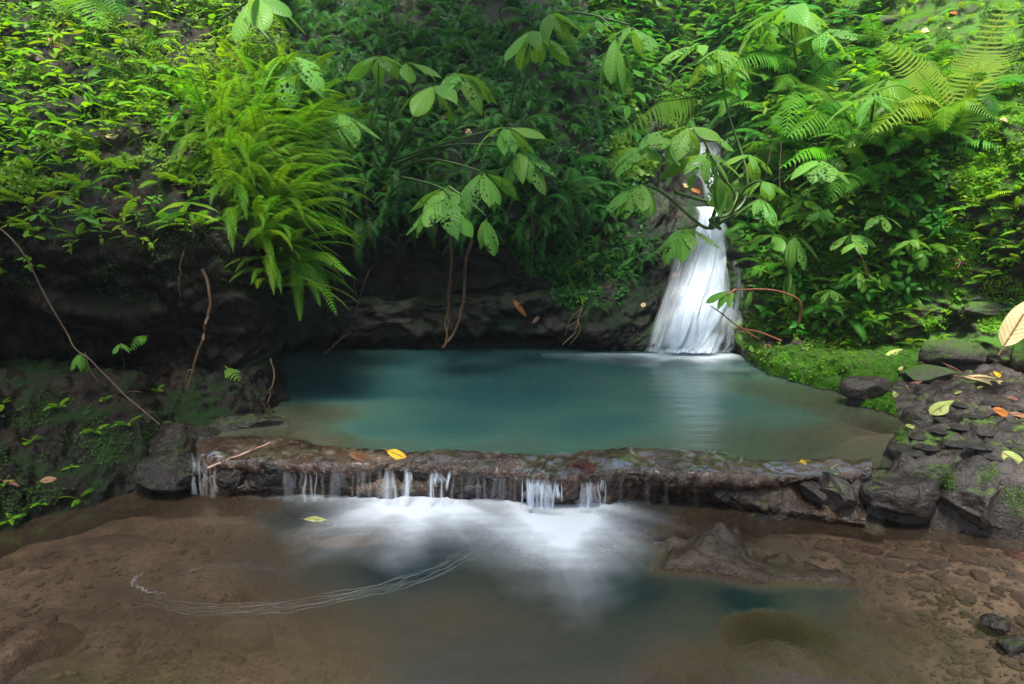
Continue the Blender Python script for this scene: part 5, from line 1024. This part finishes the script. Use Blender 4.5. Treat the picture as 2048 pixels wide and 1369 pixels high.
FL = [
 ('flat brown leaf stranded on the ledge, left of the yellow one', 725, 920, 60, 'brown', .05, .5, .1), ('bright yellow leaf lying on the ledge', 798, 914, 52, 'yellow', -.35, .45, .3),
 ('crumpled yellow leaf at the right end of the ledge', 1618, 927, 46, 'yellow', .25, .35, 1.3), 
 ('pale yellow-green leaf caught at the left chute', 366, 960, 52, 'palegreen', 1.3, .5, .6), ('soggy green leaf at the waterline left of the chute', 345, 980, 50, 'palegreen', .2, .4, .4), ('orange leaf at the waterline beside the left chute', 365, 990, 34, 'orange', .1, .4, .4),
 ('long cream leaf lying on the right bank under the yellow leaf', 1985, 762, 118, 'cream', -.05, .26, .3), ('yellow crumpled leaf behind the long cream leaf', 2003, 747, 34, 'yellow', .6, .7, 1.2), ('pinkish leaf scrap beside the crumpled yellow leaf', 1987, 750, 22, 'pink', .4, .6, 1.),
 ('yellow-green mottled leaf flat on the mud of the right bank', 1888, 815, 56, 'palegreen', .1, .6, .2), ('curled yellow-orange leaf just behind the mottled leaf', 1922, 803, 34, 'orange', .5, .4, 1.2), 
 ('torn orange leaf at the right edge of the bank', 2015, 828, 60, 'orange', -.2, .4, .6), ('tan leaf beside the torn orange leaf at the right edge', 2040, 833, 56, 'tan', .0, .25, .3),
 ('dark wine-red leaf lying on the bank near the pool corner', 1818, 774, 62, 'pink', -.1, .3, .4), ('pale grey-green leaf draped over the edge by the mossy corner block', 1795, 788, 38, 'palegreen', .6, .5, .8), ('small lime leaf with a curl at the water edge of the bank', 1828, 856, 36, 'palegreen', .05, .35, .7),
 ('green leaf lying on the moss left of the boulder', 1790, 708, 50, 'palegreen', .45, .4, .3), ('small cream scrap on the moss below the green leaf', 1802, 738, 14, 'cream', .6, .5, .3), ('black curled leaf in front of the boulder', 1918, 745, 52, 'dark', -.6, .35, .8), ('dark red-brown leaf at the left foot of the boulder', 1852, 728, 30, 'dark', .2, .6, 1.),
 ('orange scrap under the front of the boulder', 1862, 737, 26, 'orange', 0, .3, .2), ('pinkish leaf on the mud near the right edge', 2028, 800, 30, 'pink', -.1, .4, .3), ('small yellow-green sliver on the mud left of the pinkish leaf', 1960, 778, 18, 'palegreen', .3, .3, .1), ('tiny pale sliver above the curled orange leaf', 1918, 788, 18, 'palegreen', .1, .3, .1),
 ('large pale spotted leaf on the front of the bank at the right edge', 2035, 925, 58, 'palegreen', -1.0, .6, .4),
 ('cream leaf lying in the herbs on the left bank', 232, 275, 38, 'cream', -.1, .4, .5), ('long pinkish-tan leaf among herbs at the top left', 112, 95, 62, 'tan', -1.0, .35, .5), ('red-brown leaf litter under the tan leaf at the top left', 85, 110, 46, 'dark', .3, .7, .8), ('small red leaf in the litter at the top left', 60, 105, 34, 'orange', .8, .7, .8),
 ('dark curled leaf in the middle of the left bank', 350, 228, 44, 'dark', .4, .4, 1.), ('tan leaf tip in the herbs of the left bank', 300, 235, 40, 'dark', -.3, .3, .6),
 ('brown leaf on the dark ground at the top left of the cliff', 458, 34, 34, 'tan', -.2, .4, .3), ('cream leaf caught on the centre cliff', 850, 243, 44, 'cream', .1, .35, .5), ('pale upright leaf caught right of the cream one on the centre cliff', 890, 228, 30, 'cream', 1.2, .5, .8), ('pale leaf hanging under the centre shrub', 942, 268, 32, 'cream', -1.2, .4, .5),
 ('cupped tan leaf caught on the cliff right of the centre shrub', 1155, 298, 36, 'tan', 1.2, .7, 1.2), ('yellow leaf speck on the dark cliff left of the centre shrub', 772, 375, 18, 'yellow', .3, .6, .4), ('small cream leaf on wet rock left of the waterfall', 1287, 610, 18, 'cream', 1.3, .6, .4), ('orange-brown leaf on the wet cliff foot', 1040, 617, 46, 'orange', -.7, .25, .2), ('narrow dull leaf on the wet rock right of the orange-brown leaf', 1075, 635, 26, 'tan', .6, .3, .3), ('pink leaf tip at the left edge of the waterfall', 1352, 550, 20, 'pink', .4, .5, .3),
 ('orange leaf in the gully left of the upper cascade', 1400, 385, 40, 'orange', -.3, .3, .4), ('cream leaf in the gully above the orange leaf', 1375, 372, 24, 'cream', .2, .5, .4),
 ('hanging orange-tan leaf in the herbs at the mossy corner', 1537, 693, 36, 'tan', .9, .4, .4), ('curved brown dead leaf hanging in the right bank', 1765, 620, 46, 'dark', 1.3, .4, 1.4), ('brown dead leaf on the slope at the right', 1925, 515, 46, 'dark', .9, .5, 1.2), ('small yellow leaf on the slope below the brown dead leaf', 1920, 533, 26, 'yellow', -.3, .4, .3),
 ('grey dead leaf curled on top of the right bank', 1962, 245, 52, 'tan', -.8, .6, 1.2), ('pale curled leaf beside the grey dead leaf', 2020, 238, 50, 'cream', .3, .25, 1.), ('cream leaf scrap on the mossy slope at the top right', 1855, 60, 34, 'cream', .5, .35, .4), ('small orange leaf on the mossy slope above the cream scrap', 1908, 27, 18, 'orange', -.4, .6, .3), ('small yellow leaf beside the cream scrap on the mossy slope', 1898, 58, 18, 'cream', .8, .5, .3), ('yellow leaf held in the tall yellow fern', 1955, 135, 38, 'yellow', .3, .5, .6),
 ('brown scrap on the lower left rocks', 22, 970, 34, 'pink', .0, .3, .2), ('broad tan scrap on the lower left rocks', 100, 962, 34, 'tan', .2, .5, .2)]
for f in FL: fallen(*f)
# the large cream leaf standing on its stalk at the right edge
e = fallen('large cream leaf standing on its stalk at the right edge', 2050, 655, 125, 'cream', .0, .42, .25, 0, 4.55); 
X_ = Vector((.50, .1, .86)).normalized(); N_ = Vector((-.25, -.75, .6)); N_ = (N_-X_*N_.dot(X_)).normalized(); Y_ = N_.cross(X_); e.rotation_quaternion = Matrix((X_, Y_, N_)).transposed().to_quaternion(); e.location = Vector(P(2008, 692, 4.55))
fallen('lime-green leaf under the water left of the foam', 632, 1044, 50, 'palegreen', .0, .3, .1, 0, None, -.205)
# --- unseen trees added above the frame, crowns placed to shade the gorge
def shade_tree(label, base, top, crowns, n, seed, size=.16):
    rr = np.random.RandomState(seed); e = bpy.data.objects.new('shade_tree', None); col.objects.link(e); e.location = base
    m = MB(); b = np.array(base, float); t_ = np.array(top, float)
    pts = cr(np.array([[0, 0, 0], (t_-b)*.4+[.15, .1, 0], (t_-b)*.75, t_-b]), 24); m.tube(pts, np.linspace(.16, .07, 24), 10)
    for cx, cy, cz, r in crowns: m.tube(cr(np.array([(t_-b)*.8, (np.array([cx, cy, cz])-b+(t_-b))/2+[0, 0, -.1], np.array([cx, cy, cz])-b]), 14), np.linspace(.06, .015, 14), 6)
    kid(e, link('trunk', m.mesh('trunk', M['vine'])))
    V = []; Qs = []; k = 0
    for q in range(n):
        cx, cy, cz, r = crowns[rr.randint(len(crowns))]; d = rr.normal(size=3); d /= np.linalg.norm(d); p = np.array([cx, cy, cz])+d*r*rr.rand()**.45*np.array([1, 1, .45])-b
        a = rr.normal(size=3)*[1, 1, .4]; a /= np.linalg.norm(a); s_ = np.cross(a, rr.normal(size=3)*[.4, .4, 1]); s_ /= np.linalg.norm(s_)+1e-6; L = size*rr.uniform(.6, 1.3)
        V += [p, p+a*L*.5+s_*L*.22, p+a*L, p+a*L*.5-s_*L*.22]; Qs.append((k, k+1, k+2, k+3)); k += 4
    kid(e, link('crown', mk_mesh('crown', V, np.array(Qs), M['herb2'], smooth=False))); return tag(e, label, 'shade_tree')
# ------------------------------------------------------------------ light
shade_tree('unseen trunk and crowns added above the frame to shade the back cliff', (-.6, 12.5, 6.0), (-.5, 8.5, 7.6), [(-1.2, 6.6, 6.9, 1.0), (.2, 6.8, 6.9, 1.1), (-.2, 7.8, 7.4, 1.1)], 3300, 5)
shade_tree('unseen trunk and crowns added above the frame to shade the pools', (5.2, 3.5, 1.5), (2.9, 3.2, 6.0), [(.7, 3.6, 6.5, 1.3), (-.6, 3.2, 6.5, 1.3), (-.2, 1.4, 6.3, 1.4), (1.4, 1.6, 6.3, 1.3), (-2.6, 1.4, 6.3, 1.4), (-2., -.2, 6.3, 1.3), (.6, -.4, 6.3, 1.4), (-1.1, 5., 6.6, .9), (.3, 5.1, 6.6, .9), (-3.3, 2.6, 6.3, 1.0)], 9500, 6)
AZ, EL = math.radians(-172), math.radians(70)
w = bpy.data.worlds.new('World'); sc.world = w; w.use_nodes = True; nt = w.node_tree; bg = nt.nodes['Background']
sk = nt.nodes.new('ShaderNodeTexSky'); sk.sky_type = 'NISHITA'; sk.sun_disc = False; sk.sun_elevation = EL; sk.sun_rotation = AZ; sk.air_density = 1.2; sk.dust_density = 3
nt.links.new(sk.outputs[0], bg.inputs['Color']); bg.inputs['Strength'].default_value = .10
sl = bpy.data.lights.new('sun', 'SUN'); sl.energy = 4.8; sl.angle = math.radians(14); sl.color = (1, .95, .84)
so = bpy.data.objects.new('sun', sl); col.objects.link(so)
so.rotation_euler = Vector((math.sin(AZ)*math.cos(EL), math.cos(AZ)*math.cos(EL), math.sin(EL))).to_track_quat('Z', 'Y').to_euler()
sc.view_settings.view_transform = 'Standard'; sc.view_settings.look = 'None'; sc.view_settings.gamma = 1; sc.view_settings.exposure = 1.25
sc.cycles.max_bounces = 8; sc.cycles.diffuse_bounces = 3; sc.cycles.glossy_bounces = 3; sc.cycles.transmission_bounces = 4; sc.cycles.transparent_max_bounces = 24
sc.cycles.use_denoising = True

# humid air
m, nt, out = newmat('haze'); pv = nt.nodes.new('ShaderNodeVolumePrincipled'); pv.inputs['Color'].default_value = (.85, .93, 1, 1); pv.inputs['Density'].default_value = .0022; pv.inputs['Anisotropy'].default_value = .3
nt.links.new(pv.outputs[0], out.inputs['Volume'])
B = MB(); x0, x1, y0, y1, z0, z1 = -25, 25, -20, 30, -3, 12
v = [(x, y, z) for x in (x0, x1) for y in (y0, y1) for z in (z0, z1)]
B.add(v, [(0, 1, 3, 2), (4, 6, 7, 5), (0, 4, 5, 1), (2, 3, 7, 6), (0, 2, 6, 4), (1, 5, 7, 3)])
tag(link('haze', B.mesh('haze', m, False)), kind='stuff', label='thin bright mist hanging in the humid gorge', cat='mist')
sc.cycles.volume_bounces = 0
